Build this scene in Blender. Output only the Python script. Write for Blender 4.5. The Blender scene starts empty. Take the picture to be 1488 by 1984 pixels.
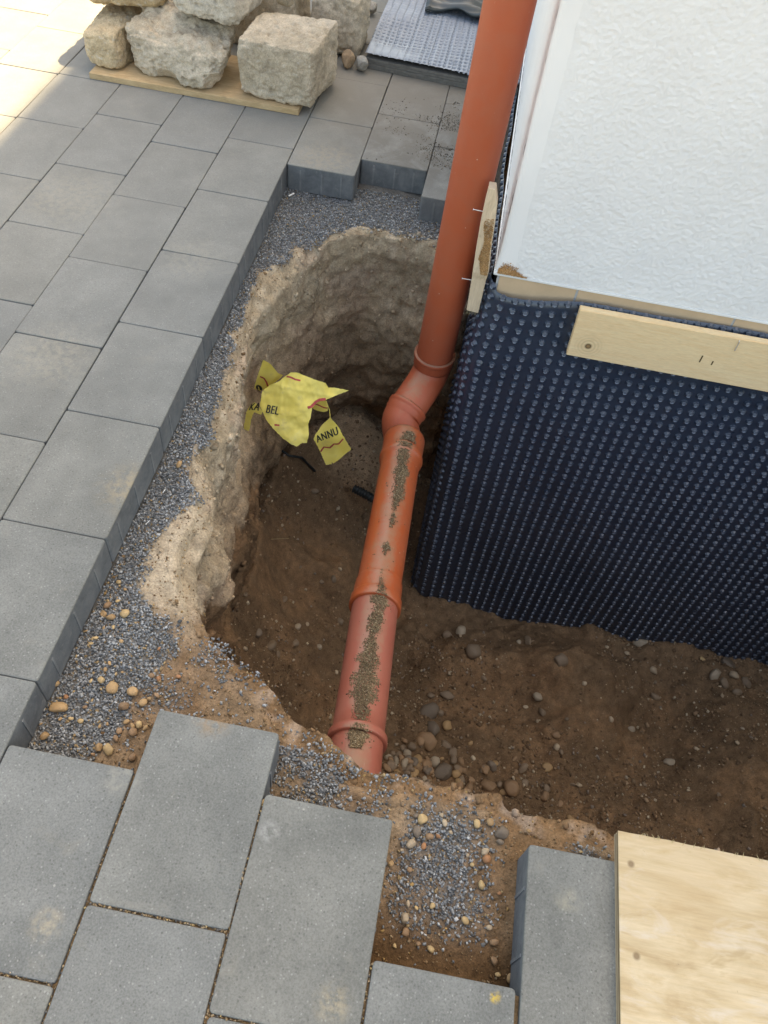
import bpy, bmesh, math, random
import numpy as np
from mathutils import Matrix, Vector

random.seed(7)
rng = np.random.default_rng(11)
scene = bpy.context.scene

# ---------------------------------------------------------------- camera
cd = bpy.data.cameras.new("camera")
cam = bpy.data.objects.new("camera", cd)
scene.collection.objects.link(cam)
RIGHT = (0.9816042, 0.1665515, 0.0933472)
DOWN = (0.1886694, -0.7711967, -0.6079963)
FWD = (-0.0292736, 0.6144235, -0.7884331)
EYE = (0.55023, -2.30079, 1.27048)
cam.matrix_world = Matrix(((RIGHT[0], -DOWN[0], -FWD[0], EYE[0]), (RIGHT[1], -DOWN[1], -FWD[1], EYE[1]),
                           (RIGHT[2], -DOWN[2], -FWD[2], EYE[2]), (0, 0, 0, 1)))
cd.sensor_fit = 'VERTICAL'
cd.sensor_height = 36.0
cd.lens = 1546.0 / 1984.0 * 36.0
cd.clip_start = 0.05
cd.clip_end = 2000
scene.camera = cam

# ---------------------------------------------------------------- daylight
SUN_DIR = Vector((1.475, 2.15, 5.0)).normalized()      # towards the sun: behind the house, so the house shades the hole
elev = math.asin(SUN_DIR.z)
azim = math.atan2(SUN_DIR.x, SUN_DIR.y)
w = bpy.data.worlds.new("World")
scene.world = w
w.use_nodes = True
nt = w.node_tree
nt.nodes.clear()
sky = nt.nodes.new('ShaderNodeTexSky')
sky.sky_type = 'NISHITA'
sky.sun_disc = False
sky.sun_elevation = elev
sky.sun_rotation = azim
sky.altitude = 200
sky.air_density = 1.0
sky.dust_density = 3.0
sky.ozone_density = 1.0
bg = nt.nodes.new('ShaderNodeBackground')
bg.inputs[1].default_value = 0.15
wo = nt.nodes.new('ShaderNodeOutputWorld')
nt.links.new(sky.outputs[0], bg.inputs[0])
nt.links.new(bg.outputs[0], wo.inputs[0])
ld = bpy.data.lights.new("sun", 'SUN')
ld.energy = 5.0
ld.angle = math.radians(1.0)
ld.color = (1.0, 0.87, 0.69)
sun = bpy.data.objects.new("sun", ld)
scene.collection.objects.link(sun)
sun.rotation_euler = SUN_DIR.to_track_quat('Z', 'Y').to_euler()
sun.location = (3, 8, 12)
scene.view_settings.view_transform = 'Standard'
scene.view_settings.look = 'None'
scene.view_settings.gamma = 1.0
scene.view_settings.use_curve_mapping = False
scene.view_settings.exposure = 1.97
scene.view_settings.use_white_balance = True      # the photograph is balanced for open shade
scene.view_settings.white_balance_temperature = 9100
scene.view_settings.white_balance_tint = 6.5
try:
    scene.cycles.max_bounces = 8
    scene.cycles.diffuse_bounces = 5
    scene.cycles.use_denoising = True
except Exception:
    pass

# ---------------------------------------------------------------- noise and terrain shape (metres, pavement surface = 0)
def _hash(ix, iy, iz, seed):
    h = (ix * 374761393 + iy * 668265263 + iz * 2147483647 + seed * 1274126177) & 0xFFFFFFFF
    h = ((h ^ (h >> 13)) * 1274126177) & 0xFFFFFFFF
    h = ((h ^ (h >> 16)) * 2246822519) & 0xFFFFFFFF
    return ((h ^ (h >> 15)) & 0xFFFFFF) / 8388607.5 - 1.0


def vnoise(x, y, z, seed=0):
    x = np.asarray(x, float); y = np.asarray(y, float) + 0 * x; z = np.asarray(z, float) + 0 * x
    fx, fy, fz = np.floor(x), np.floor(y), np.floor(z)
    ix, iy, iz = fx.astype(np.int64), fy.astype(np.int64), fz.astype(np.int64)
    tx, ty, tz = x - fx, y - fy, z - fz
    sx, sy, sz = [t * t * t * (t * (t * 6 - 15) + 10) for t in (tx, ty, tz)]
    r = 0
    for a in (0, 1):
        for b in (0, 1):
            for c in (0, 1):
                w = (sx if a else 1 - sx) * (sy if b else 1 - sy) * (sz if c else 1 - sz)
                r = r + w * _hash(ix + a, iy + b, iz + c, seed)
    return r


def fbm(x, y, z=0.0, f=1.0, octv=4, seed=0, gain=0.5):
    x = np.asarray(x, float)
    r = 0 * x; a = 1.0; t = 0.0
    for o in range(octv):
        r = r + a * vnoise(x * f + 13.7 * o, np.asarray(y) * f + 7.1 * o, np.asarray(z) * f + 3.3 * o, seed + o)
        t += a; a *= gain; f *= 2.03
    return r / t * 1.6


def sstep(a, b, x):
    t = np.clip((x - a) / (b - a), 0, 1)
    return t * t * (3 - 2 * t)


# upper edge of the excavation, counter to the eye: back, left side, near side, right end, along the house
RIM = [(0.700, -0.235), (0.600, -0.270), (0.493, -0.262), (0.417, -0.229), (0.324, -0.222), (0.264, -0.235), (0.183, -0.303),
       (0.131, -0.410), (0.086, -0.498), (0.064, -0.609), (0.072, -0.717), (0.080, -0.818), (0.102, -0.946),
       (0.105, -1.086), (0.093, -1.186), (0.116, -1.242), (0.148, -1.337), (0.142, -1.433), (0.156, -1.494),
       (0.201, -1.568), (0.246, -1.615), (0.313, -1.656), (0.370, -1.686), (0.414, -1.748), (0.494, -1.770),
       (0.548, -1.806), (0.594, -1.806), (0.675, -1.799), (0.739, -1.800), (0.794, -1.798), (0.819, -1.824),
       (0.886, -1.828), (1.012, -1.821), (1.092, -1.823), (1.190, -1.821), (1.268, -1.822), (1.6, -1.83), (2.1, -1.82),
       (2.55, -1.80), (2.62, -1.2), (2.60, -0.45), (1.6, -0.44), (0.74, -0.44), (0.71, -0.40)]


def seg_dist(px, py, poly, closed=True):
    """distance to a polyline and inside flag"""
    d = np.full(np.shape(px), 1e9); ins = np.zeros(np.shape(px), bool)
    n = len(poly)
    for i in range(n if closed else n - 1):
        x0, y0 = poly[i]; x1, y1 = poly[(i + 1) % n]
        dx, dy = x1 - x0, y1 - y0
        t = np.clip(((px - x0) * dx + (py - y0) * dy) / (dx * dx + dy * dy), 0, 1)
        d = np.minimum(d, np.hypot(px - x0 - t * dx, py - y0 - t * dy))
        if closed:
            c = ((y0 > py) != (y1 > py)) & (px < (x1 - x0) * (py - y0) / (y1 - y0 + 1e-12) + x0)
            ins ^= c
    return d, ins


def ledge_z(x, y):
    z = -0.084 + 0.007 * fbm(x, y, 0, 7, 3, 5) + 0.0025 * fbm(x, y, 0, 45, 3, 9)
    z = z + 0.012 * np.exp(-(((x - 0.70) / 0.09) ** 2 + ((y + 1.90) / 0.07) ** 2))
    z = z - 0.014 * sstep(-2.0, -2.1, y)
    z = z - 0.012 * sstep(0.16, 0.24, x) * sstep(-1.72, -1.80, y) * (1 - sstep(0.24, 0.4, x))
    z = z + 0.010 * np.exp(-(((x - 0.08) / 0.06) ** 2 + ((y + 1.66) / 0.12) ** 2))
    z = z + 0.012 * np.exp(-(((x - 0.94) / 0.05) ** 2 + ((y + 1.88) / 0.03) ** 2))
    return z


def floor_z(x, y):
    """bottom of the excavation"""
    base = -1.49 + 0.03 * np.sin(x * 4.3 + 0.6) - 0.05 * np.exp(-((x - 1.05) / 0.16) ** 2 - ((y + 0.56) / 0.2) ** 2)
    z = base + 0.16 * sstep(-0.62, -1.35, y)
    z = z + 0.20 * sstep(0.62, 0.30, x) * sstep(-1.5, -1.0, y)
    z = z + 0.16 * np.exp(-((x - 1.25) / 0.28) ** 2 - ((y + 0.78) / 0.13) ** 2)
    z = z + 0.10 * np.exp(-((x - 0.86) / 0.16) ** 2 - ((y + 0.86) / 0.14) ** 2)
    z = z + 0.13 * np.exp(-((x - 1.95) / 0.20) ** 2 - ((y + 0.95) / 0.22) ** 2)
    z = z - 0.10 * np.exp(-((x - 1.62) / 0.16) ** 2 - ((y + 1.0) / 0.2) ** 2)
    z = z - 0.12 * np.exp(-((x - 0.42) / 0.13) ** 2 - ((y + 1.22) / 0.10) ** 2)
    xf = np.asarray(x, float); yf = np.asarray(y, float) + 0 * xf
    d, _ = seg_dist(xf, yf, RIM[1:36], False); _, ins = seg_dist(xf, yf, RIM); d = np.where(ins, d, 0)
    z = z + 0.38 * np.exp(-np.clip(d - 0.01, 0, 9) / 0.11) * sstep(-0.2, 0.25, 1.0 - x)
    z = z + 0.055 * fbm(x, y, 0, 3.1, 3, 21) + 0.026 * fbm(x, y, 0, 11, 3, 31) + 0.009 * fbm(x, y, 0, 34, 4, 41)
    return z
# ---------------------------------------------------------------- measured positions
LEDGE_PEBBLES = [[0.0226, -1.5919, 0.0087, 2], [0.0229, -1.6125, 0.0079, 1], [0.0414, -1.6203, 0.0086, 1], [0.0659, -1.6117, 0.0094, 0], [0.0396, -1.5809, 0.0048, 0], [0.0429, -1.5533, 0.004, 1], [0.0242, -1.5383, 0.0049, 0], [-0.0072, -1.4981, 0.0033, 3], [0.0552, -1.6411, 0.0039, 0], [0.0319, -1.6675, 0.0046, 0], [0.0273, -1.6794, 0.0042, 0], [0.0265, -1.6695, 0.0038, 0], [0.0773, -1.7133, 0.0045, 1], [0.0737, -1.7262, 0.0045, 1], [0.0739, -1.7455, 0.0067, 0], [0.0967, -1.7561, 0.011, 1], [0.1349, -1.756, 0.0095, 1], [-0.0019, -1.7646, 0.0059, 1], [0.0228, -1.8092, 0.0151, 1], [0.1282, -1.7833, 0.0095, 2], [0.1593, -1.7716, 0.0073, 1], [0.0672, -1.8235, 0.0057, 0], [0.0495, -1.8226, 0.005, 0], [0.0205, -1.8601, 0.0078, 1], [0.1696, -1.7215, 0.0052, 3], [0.1593, -1.7079, 0.0038, 1], [0.1507, -1.6654, 0.0038, 3], [0.1131, -1.8599, 0.0078, 1], [0.1298, -1.8605, 0.0092, 0], [0.1602, -1.8231, 0.0079, 2], [0.1642, -1.8085, 0.0065, 0], [0.1543, -1.8121, 0.005, 1], [0.1769, -1.753, 0.0059, 2], [0.0565, -1.7505, 0.0041, 0], [0.0639, -1.7978, 0.0043, 2], [0.0822, -1.6691, 0.0038, 1], [0.0247, -1.7855, 0.0044, 3], [0.0328, -1.8272, 0.0036, 1], [0.1108, -1.8174, 0.0036, 1], [0.1354, -1.8256, 0.0057, 2], [0.141, -1.8068, 0.0051, 1], [0.1558, -1.7196, 0.006, 2], [0.1347, -1.8387, 0.0057, 2], [0.1762, -1.8114, 0.005, 1], [0.1669, -1.7616, 0.0044, 1], [0.0047, -1.8412, 0.0028, 1], [0.1005, -1.8257, 0.0032, 1], [0.1041, -1.7242, 0.0026, 1], [0.0081, -1.6553, 0.0031, 1], [0.0373, -1.6445, 0.0035, 1], [0.2022, -1.7103, 0.0052, 3], [0.1726, -1.8632, 0.007, 2], [0.1081, -1.8723, 0.0042, 2]]
POCKET_PEBBLES = [[0.67, -1.871, 0.0102, 0], [0.7068, -1.8699, 0.0072, 5], [0.7611, -1.8599, 0.0084, 0], [0.7833, -1.852, 0.0078, 1], [0.8038, -1.866, 0.012, 4], [0.6643, -1.8937, 0.0094, 4], [0.6841, -1.8971, 0.0083, 2], [0.6987, -1.8937, 0.0053, 3], [0.6774, -1.9141, 0.007, 3], [0.6565, -1.9142, 0.0094, 5], [0.6597, -1.9534, 0.0057, 2], [0.6297, -1.9493, 0.0058, 1], [0.7764, -1.9539, 0.008, 0], [0.704, -1.9977, 0.0056, 0], [0.664, -2.0229, 0.0089, 5], [0.7565, -2.0088, 0.0073, 0], [0.6685, -2.0398, 0.0078, 2], [0.7099, -2.0565, 0.0071, 0], [0.6551, -2.0611, 0.0044, 0], [0.6792, -2.0052, 0.0039, 0], [0.7951, -2.0115, 0.0056, 5], [0.805, -2.0291, 0.0078, 2], [0.8079, -2.0537, 0.0077, 2], [0.8352, -2.0715, 0.0076, 1], [0.778, -1.9019, 0.0082, 5], [0.7818, -1.9127, 0.0082, 3], [0.8478, -1.8533, 0.0048, 1], [0.759, -1.9259, 0.0046, 0], [0.8065, -1.9599, 0.0046, 3], [0.7193, -1.8827, 0.0042, 5], [0.7009, -1.857, 0.0048, 5], [0.7503, -1.9131, 0.0035, 5], [0.8022, -1.8799, 0.0071, 4], [0.6591, -1.8675, 0.006, 4], [0.6655, -2.0029, 0.0062, 5], [0.6436, -1.9264, 0.0035, 5], [0.6898, -2.0529, 0.0044, 2], [0.8156, -2.0704, 0.0049, 0]]
FLOOR_STONES = [[0.7923, -0.7205, 0.0153, 6], [0.8437, -0.6877, 0.0213, 7], [1.1018, -0.6936, 0.019, 6], [0.8867, -0.8192, 0.0275, 6], [1.2017, -0.8176, 0.0216, 6], [1.5732, -0.5499, 0.0239, 7], [1.6102, -0.6855, 0.0135, 5], [1.8401, -0.6745, 0.0229, 7], [1.9243, -0.5744, 0.0257, 4], [1.9114, -0.6622, 0.0153, 5], [1.861, -0.7166, 0.0169, 6], [1.9031, -0.7505, 0.0149, 6], [1.9729, -0.6629, 0.0192, 6], [1.1475, -0.928, 0.0154, 7], [1.171, -0.977, 0.0126, 6], [1.215, -1.0708, 0.0131, 2], [1.5218, -0.9435, 0.011, 7], [1.654, -1.0467, 0.0161, 7], [1.2992, -0.8742, 0.0081, 5], [1.4158, -0.9654, 0.0089, 5], [1.5065, -0.6319, 0.0078, 5], [0.8311, -1.1054, 0.0158, 1], [0.7621, -1.2021, 0.0321, 2], [0.7581, -1.0805, 0.0315, 4], [0.7768, -1.1478, 0.024, 4], [0.8, -1.0584, 0.0124, 6], [0.8331, -1.1848, 0.0171, 6], [1.1961, -1.1835, 0.0172, 1], [1.1069, -1.2145, 0.0152, 6], [1.2179, -1.1162, 0.0104, 5], [1.2358, -1.1305, 0.0086, 6], [1.0635, -1.3023, 0.023, 2], [0.9865, -1.3061, 0.0215, 2], [1.1839, -1.2989, 0.0149, 2], [1.1138, -1.2684, 0.0133, 6], [0.7441, -1.3046, 0.0147, 2], [0.7814, -1.2999, 0.0148, 2], [0.7097, -1.3357, 0.0113, 6], [0.8819, -1.2782, 0.0133, 2], [0.8319, -1.2963, 0.0281, 4], [0.9232, -1.3282, 0.0164, 2], [1.076, -1.1838, 0.0102, 2], [1.0799, -1.2331, 0.0101, 2], [0.8605, -1.2457, 0.0117, 6], [1.6218, -0.7847, 0.0171, 6], [1.8137, -0.5868, 0.0108, 0], [1.4275, -0.6189, 0.0078, 5], [1.1136, -0.9587, 0.0082, 5], [0.8182, -0.9846, 0.0198, 6], [0.7601, -1.0013, 0.0108, 6], [0.9422, -0.9044, 0.0091, 6], [1.8423, -0.7771, 0.0074, 5], [1.2828, -1.2298, 0.0076, 6], [1.245, -1.302, 0.01, 2], [0.3302, -0.7376, 0.0124, 6], [0.2014, -1.1256, 0.0186, 6], [0.2585, -0.9963, 0.0115, 7], [0.1967, -0.9322, 0.0098, 6], [0.1556, -1.2337, 0.0072, 5], [0.2272, -1.1348, 0.0094, 6], [0.3411, -1.0205, 0.0083, 7], [0.2834, -0.9561, 0.0067, 5], [0.4121, -1.0577, 0.0067, 5], [0.0541, -1.1834, 0.005, 5], [0.1226, -0.6686, 0.006, 5], [0.1185, -1.0925, 0.0088, 6], [0.1954, -0.4627, 0.0127, 6], [0.2681, -1.0717, 0.0128, 6], [0.3844, -0.8593, 0.0106, 6], [0.2131, -0.7618, 0.006, 6], [0.3458, -0.6906, 0.0071, 5], [0.1663, -1.1337, 0.0121, 4]]
TAPE = [['main', [[0.1945, -0.7247, -0.3447], [0.9629, 0.2697, 0.011], [-0.1755, 0.5947, 0.7846], [0.2051, -0.7574, 0.62]], [[-0.1031, 0.0423], [-0.0794, 0.0604], [-0.0561, 0.0694], [-0.0371, 0.0852], [-0.023, 0.0943], [-0.0046, 0.0929], [0.0368, 0.0752], [0.0739, 0.062], [0.0807, 0.0491], [0.1018, 0.0477], [0.1418, 0.039], [0.1015, 0.0255], [0.0707, 0.0142], [0.0495, 0.0145], [0.0351, -0.0017], [0.0297, -0.0299], [0.0222, -0.0511], [0.0226, -0.0821], [0.0173, -0.1059], [0.0043, -0.1056], [-0.0125, -0.1149], [-0.0288, -0.1073], [-0.0518, -0.0901], [-0.0767, -0.0634], [-0.0945, -0.0395], [-0.1116, 0.0006], [-0.1086, 0.0192]], {'bel': [[-0.096, -0.0172], [-0.0614, -0.0236], [-0.0918, 0.005]], 'red1': [[-0.0349, 0.0829], [-0.0234, 0.0805], [-0.012, 0.0746], [0.003, 0.071]], 'red2': [[0.0209, -0.005], [0.0327, -0.0017], [0.0447, 0.0099], [0.0554, 0.0156], [0.0731, 0.017]], 'red3': [[-0.0728, -0.0517], [-0.0589, -0.0531]]}], ['strip', [[0.2875, -0.7546, -0.4495], [0.9631, 0.2592, 0.0729], [-0.1249, 0.1901, 0.9738], [0.2386, -0.9469, 0.2154]], [[0.009, 0.0919], [0.0202, 0.0771], [0.0314, 0.0593], [0.066, -0.028], [0.0107, -0.0665], [0.0073, -0.0617], [0.0057, -0.0692], [-0.0105, -0.0742], [-0.0202, -0.046], [-0.0306, -0.0123], [-0.0418, 0.0238], [-0.0351, 0.0379], [-0.0121, 0.0679]], {'t': [[-0.032, 0.007], [0.0331, 0.0405], [-0.0391, 0.0295]], 'red': [[-0.0242, -0.0292], [-0.0136, -0.012], [0.0032, -0.0131], [0.016, 0.0037], [0.0293, 0.0028], [0.0431, 0.0195]]}], ['back', [[0.0863, -0.6721, -0.3109], [0.9573, 0.2726, 0.0962], [0.0867, 0.0469, -0.9951], [-0.2758, 0.961, 0.0213]], [[-0.0021, -0.0685], [0.0055, -0.0553], [0.0259, -0.031], [0.046, 0.0002], [0.038, 0.0092], [0.0074, 0.029], [-0.0059, 0.041], [-0.026, 0.0489], [-0.0424, 0.0471], [-0.0303, 0.0084], [-0.0162, -0.029]], {'disc': [[-0.0273, 0.0403], [-0.0191, 0.0412]], 'red': [[-0.02, 0.0013], [-0.0088, 0.0058], [-0.003, 0.0163], [-0.001, 0.0298]]}], ['left', [[0.0904, -0.8374, -0.2987], [0.9664, 0.2313, 0.1123], [0.0418, 0.2897, -0.9562], [-0.2537, 0.9287, 0.2703]], [[0.0149, -0.0573], [0.0304, -0.0283], [0.0257, -0.0105], [0.006, -0.013], [-0.0048, 0.0137], [-0.0219, 0.0797], [-0.0351, 0.068], [-0.0144, -0.011], [-0.0007, -0.0413]], {'ka': [[-0.0075, -0.0193], [0.0203, -0.0273], [0.0031, -0.0521]]}], ['under', [[0.2432, -0.6716, -0.386], [0.9636, 0.2472, 0.102], [0.0734, 0.1222, -0.9898], [-0.2572, 0.9612, 0.0996]], [[-0.0148, -0.0177], [0.0169, -0.0257], [0.0218, -0.0064], [0.0202, 0.0202], [-0.0198, 0.018], [-0.0242, 0.0117]], {'red': [[-0.0157, -0.0046], [0.0009, -0.001], [0.02, 0.0029]]}]]
MISC = {'(560, 890)': [0.1063, -0.4935, -0.8559], '(605, 912)': [0.1774, -0.4282, -0.9712], '(480, 1060)': [0.0643, -0.8784, -0.8709], '(560, 1045)': [0.1567, -0.6997, -1.0414], '(675, 943)': [0.3098, -0.3804, -1.0815], '(735, 960)': [0.4296, -0.3494, -1.1366], '(470, 990)': [0.0109, -0.7479, -0.8609]}

# ---------------------------------------------------------------- helpers
COL = scene.collection


def new_mesh(name, V, F, smooth=False, mat=None, colors=None, mat_ids=None):
    me = bpy.data.meshes.new(name)
    V = np.asarray(V, np.float32)
    if isinstance(F, np.ndarray):
        k = F.shape[1]; n = len(F)
        me.vertices.add(len(V)); me.loops.add(n * k); me.polygons.add(n)
        me.vertices.foreach_set("co", V.ravel())
        me.loops.foreach_set("vertex_index", F.astype(np.int32).ravel())
        me.polygons.foreach_set("loop_start", np.arange(0, n * k, k, dtype=np.int32))
        me.polygons.foreach_set("loop_total", np.full(n, k, np.int32))
        me.update(calc_edges=True)
    else:
        me.from_pydata([tuple(v) for v in V.tolist()], [], F)
        me.update()
    if smooth:
        me.polygons.foreach_set("use_smooth", np.ones(len(me.polygons), bool))
    if colors is not None:
        ca = me.color_attributes.new("tint", 'FLOAT_COLOR', 'POINT')
        c = np.ones((len(V), 4), np.float32); c[:, :3] = colors
        ca.data.foreach_set("color", c.ravel())
    if mat is not None:
        for m in (mat if isinstance(mat, (list, tuple)) else [mat]):
            me.materials.append(m)
    if mat_ids is not None:
        me.polygons.foreach_set("material_index", np.asarray(mat_ids, np.int32))
    me.validate()
    return me


def link(name, me, parent=None, loc=None, rot=None, scale=None):
    o = bpy.data.objects.new(name, me)
    COL.objects.link(o)
    if parent is not None:
        o.parent = parent
    if loc is not None: o.location = loc
    if rot is not None: o.rotation_euler = rot
    if scale is not None: o.scale = scale
    return o


def thing(o, label, cat, group=None):
    o["label"] = label; o["category"] = cat
    if group: o["group"] = group
    return o


def empty(name, loc=(0, 0, 0)):
    o = bpy.data.objects.new(name, None)
    COL.objects.link(o); o.location = loc
    o.empty_display_size = 0.05
    return o


class Builder:
    """collects shapes into one mesh"""
    def __init__(self): self.v = []; self.f = []; self.m = []

    def add(self, V, F, mi=0):
        b = len(self.v); self.v += [tuple(map(float, p)) for p in V]
        self.f += [tuple(i + b for i in q) for q in F]; self.m += [mi] * len(F)

    def box(self, x0, x1, y0, y1, z0, z1, ch=0.0, mi=0):
        if ch <= 0:
            V = [(x, y, z) for z in (z0, z1) for y in (y0, y1) for x in (x0, x1)]
            self.add(V, [(0, 2, 3, 1), (4, 5, 7, 6), (0, 1, 5, 4), (2, 6, 7, 3), (0, 4, 6, 2), (1, 3, 7, 5)], mi)
            return
        bm = bmesh.new()
        bmesh.ops.create_cube(bm, size=1.0)
        for v in bm.verts:
            v.co = ((x0 + x1) / 2 + v.co.x * (x1 - x0), (y0 + y1) / 2 + v.co.y * (y1 - y0), (z0 + z1) / 2 + v.co.z * (z1 - z0))
        bmesh.ops.bevel(bm, geom=list(bm.edges), offset=ch, segments=2, profile=0.6, affect='EDGES')
        bm.verts.index_update()
        self.add([v.co[:] for v in bm.verts], [tuple(v.index for v in f.verts) for f in bm.faces], mi)
        bm.free()

    def tube(self, pts, rad, n=12, caps=True, mi=0):
        pts = [Vector(p) for p in pts]
        rad = rad if isinstance(rad, (list, tuple)) else [rad] * len(pts)
        V, F = sweep(pts, rad, n, caps)
        self.add(V, F, mi)

    def mesh(self, name, mat, smooth=False):
        return new_mesh(name, self.v, self.f, smooth, mat, mat_ids=self.m if isinstance(mat, (list, tuple)) else None)


def sweep(pts, rad, n, caps=True):
    V = []; F = []
    up = None
    for i, p in enumerate(pts):
        a = pts[max(i - 1, 0)]; b = pts[min(i + 1, len(pts) - 1)]
        t = (b - a)
        k = 1
        while t.length < 1e-7 and k < len(pts):
            k += 1
            t = pts[min(i + k, len(pts) - 1)] - pts[max(i - k, 0)]
        t.normalize()
        if up is None:
            up = Vector((1, 0, 0)) if abs(t.x) < 0.8 else Vector((0, 1, 0))
        up = (up - t * up.dot(t)).normalized()
        s = t.cross(up)
        for j in range(n):
            q = 2 * math.pi * j / n
            V.append(p + (up * math.cos(q) + s * math.sin(q)) * rad[i])
    for i in range(len(pts) - 1):
        for j in range(n):
            F.append((i * n + j, i * n + (j + 1) % n, (i + 1) * n + (j + 1) % n, (i + 1) * n + j))
    if caps:
        F.append(tuple(range(n))[::-1]); F.append(tuple((len(pts) - 1) * n + j for j in range(n)))
    return V, F


# ---------------------------------------------------------------- materials
def mat_new(name, rough=0.8, color=(0.5, 0.5, 0.5), spec=0.5):
    m = bpy.data.materials.new(name); m.use_nodes = True
    nt = m.node_tree; b = nt.nodes["Principled BSDF"]
    b.inputs["Roughness"].default_value = rough
    b.inputs["Base Color"].default_value = (*color, 1)
    b.inputs["Specular IOR Level"].default_value = spec
    return m, nt, b


def N(nt, t, **kw):
    n = nt.nodes.new(t)
    for k, v in kw.items():
        if k in n.inputs.keys() if hasattr(n.inputs, 'keys') else False: n.inputs[k].default_value = v
        else: setattr(n, k, v)
    return n


def noise(nt, vec, scale, detail=4, rough=0.55, dist=0.0):
    n = nt.nodes.new('ShaderNodeTexNoise')
    n.inputs['Scale'].default_value = scale; n.inputs['Detail'].default_value = detail
    n.inputs['Roughness'].default_value = rough; n.inputs['Distortion'].default_value = dist
    if vec is not None: nt.links.new(vec, n.inputs['Vector'])
    return n.outputs['Fac']


def vor(nt, vec, scale, feature='F1', out='Distance', rnd=1.0):
    n = nt.nodes.new('ShaderNodeTexVoronoi'); n.feature = feature
    n.inputs['Scale'].default_value = scale; n.inputs['Randomness'].default_value = rnd
    if vec is not None: nt.links.new(vec, n.inputs['Vector'])
    return n.outputs[out]


def ramp(nt, fac, stops):
    r = nt.nodes.new('ShaderNodeValToRGB')
    e = r.color_ramp.elements
    while len(e) < len(stops): e.new(0.5)
    for i, (p, c) in enumerate(stops):
        e[i].position = p
        e[i].color = (c, c, c, 1) if isinstance(c, (int, float)) else (*c, 1)
    nt.links.new(fac, r.inputs[0])
    return r.outputs[0]


def mix(nt, fac, a, b, mode='MIX'):
    n = nt.nodes.new('ShaderNodeMix'); n.data_type = 'RGBA'; n.blend_type = mode
    for s, val in ((n.inputs[0], fac), (n.inputs[6], a), (n.inputs[7], b)):
        if isinstance(val, (int, float)):
            s.default_value = val
        elif isinstance(val, tuple):
            s.default_value = (*val, 1)
        else:
            nt.links.new(val, s)
    return n.outputs[2]


def mth(nt, op, a, b=0.0, c=None):
    n = nt.nodes.new('ShaderNodeMath'); n.operation = op
    for i, val in enumerate((a, b) if c is None else (a, b, c)):
        if isinstance(val, (int, float)): n.inputs[i].default_value = val
        else: nt.links.new(val, n.inputs[i])
    return n.outputs[0]


def bump(nt, bsdf, height, strength=0.5, dist=0.002, prev=None):
    n = nt.nodes.new('ShaderNodeBump')
    n.inputs['Strength'].default_value = strength; n.inputs['Distance'].default_value = dist
    nt.links.new(height, n.inputs['Height'])
    if prev is not None: nt.links.new(prev, n.inputs['Normal'])
    nt.links.new(n.outputs[0], bsdf.inputs['Normal'])
    return n.outputs[0]


def obj_coord(nt, shift=True):
    """object coordinates pushed about by a per-object random number so alike pieces differ"""
    t = nt.nodes.new('ShaderNodeTexCoord')
    if not shift: return t.outputs['Object']
    r = nt.nodes.new('ShaderNodeObjectInfo')
    a = nt.nodes.new('ShaderNodeVectorMath'); a.operation = 'SCALE'
    a.inputs[0].default_value = (37.3, 91.7, 53.1)
    nt.links.new(r.outputs['Random'], a.inputs['Scale'])
    s = nt.nodes.new('ShaderNodeVectorMath'); s.operation = 'ADD'
    nt.links.new(t.outputs['Object'], s.inputs[0]); nt.links.new(a.outputs[0], s.inputs[1])
    return s.outputs[0]


def world_pos(nt):
    return nt.nodes.new('ShaderNodeNewGeometry').outputs['Position']


def dist_mask(nt, x, y, r0, r1):
    """1 inside radius r0 of a place on the ground, 0 beyond r1 (for stains and a painted brightness falloff)"""
    p = world_pos(nt)
    s = nt.nodes.new('ShaderNodeSeparateXYZ'); nt.links.new(p, s.inputs[0])
    dx = mth(nt, 'SUBTRACT', s.outputs[0], x); dy = mth(nt, 'SUBTRACT', s.outputs[1], y)
    d = mth(nt, 'SQRT', mth(nt, 'ADD', mth(nt, 'MULTIPLY', dx, dx), mth(nt, 'MULTIPLY', dy, dy)))
    m = nt.nodes.new('ShaderNodeMapRange'); m.inputs['From Min'].default_value = r1; m.inputs['From Max'].default_value = r0
    m.interpolation_type = 'SMOOTHSTEP'
    nt.links.new(d, m.inputs['Value'])
    return m.outputs[0]


# dried splashes and scuffs on the pavers: x, y, inner and outer radius, colour, strength
STAINS = [(0.163, -2.139, 0.004, 0.032, (0.40, 0.34, 0.24), 0.6), (0.576, -2.161, 0.004, 0.034, (0.42, 0.35, 0.23), 0.65),
          (0.434, -1.959, 0.000, 0.024, (0.50, 0.50, 0.48), 0.45), (0.301, -1.800, 0.008, 0.045, (0.30, 0.20, 0.11), 0.7),
          (0.190, -1.925, 0.010, 0.040, (0.30, 0.29, 0.25), 0.6), (0.003, -1.371, 0.01, 0.09, (0.33, 0.27, 0.18), 0.7),
          (0.895, -1.970, 0.004, 0.03, (0.33, 0.31, 0.24), 0.5), (0.797, -2.113, 0.003, 0.011, (0.62, 0.42, 0.05), 0.9),
          (-0.30, -1.05, 0.02, 0.14, (0.33, 0.30, 0.24), 0.45), (-0.12, -0.62, 0.02, 0.12, (0.31, 0.29, 0.24), 0.4),
          (-0.52, -0.45, 0.02, 0.20, (0.33, 0.30, 0.24), 0.4), (0.10, -0.02, 0.02, 0.14, (0.32, 0.27, 0.20), 0.5)]


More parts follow.
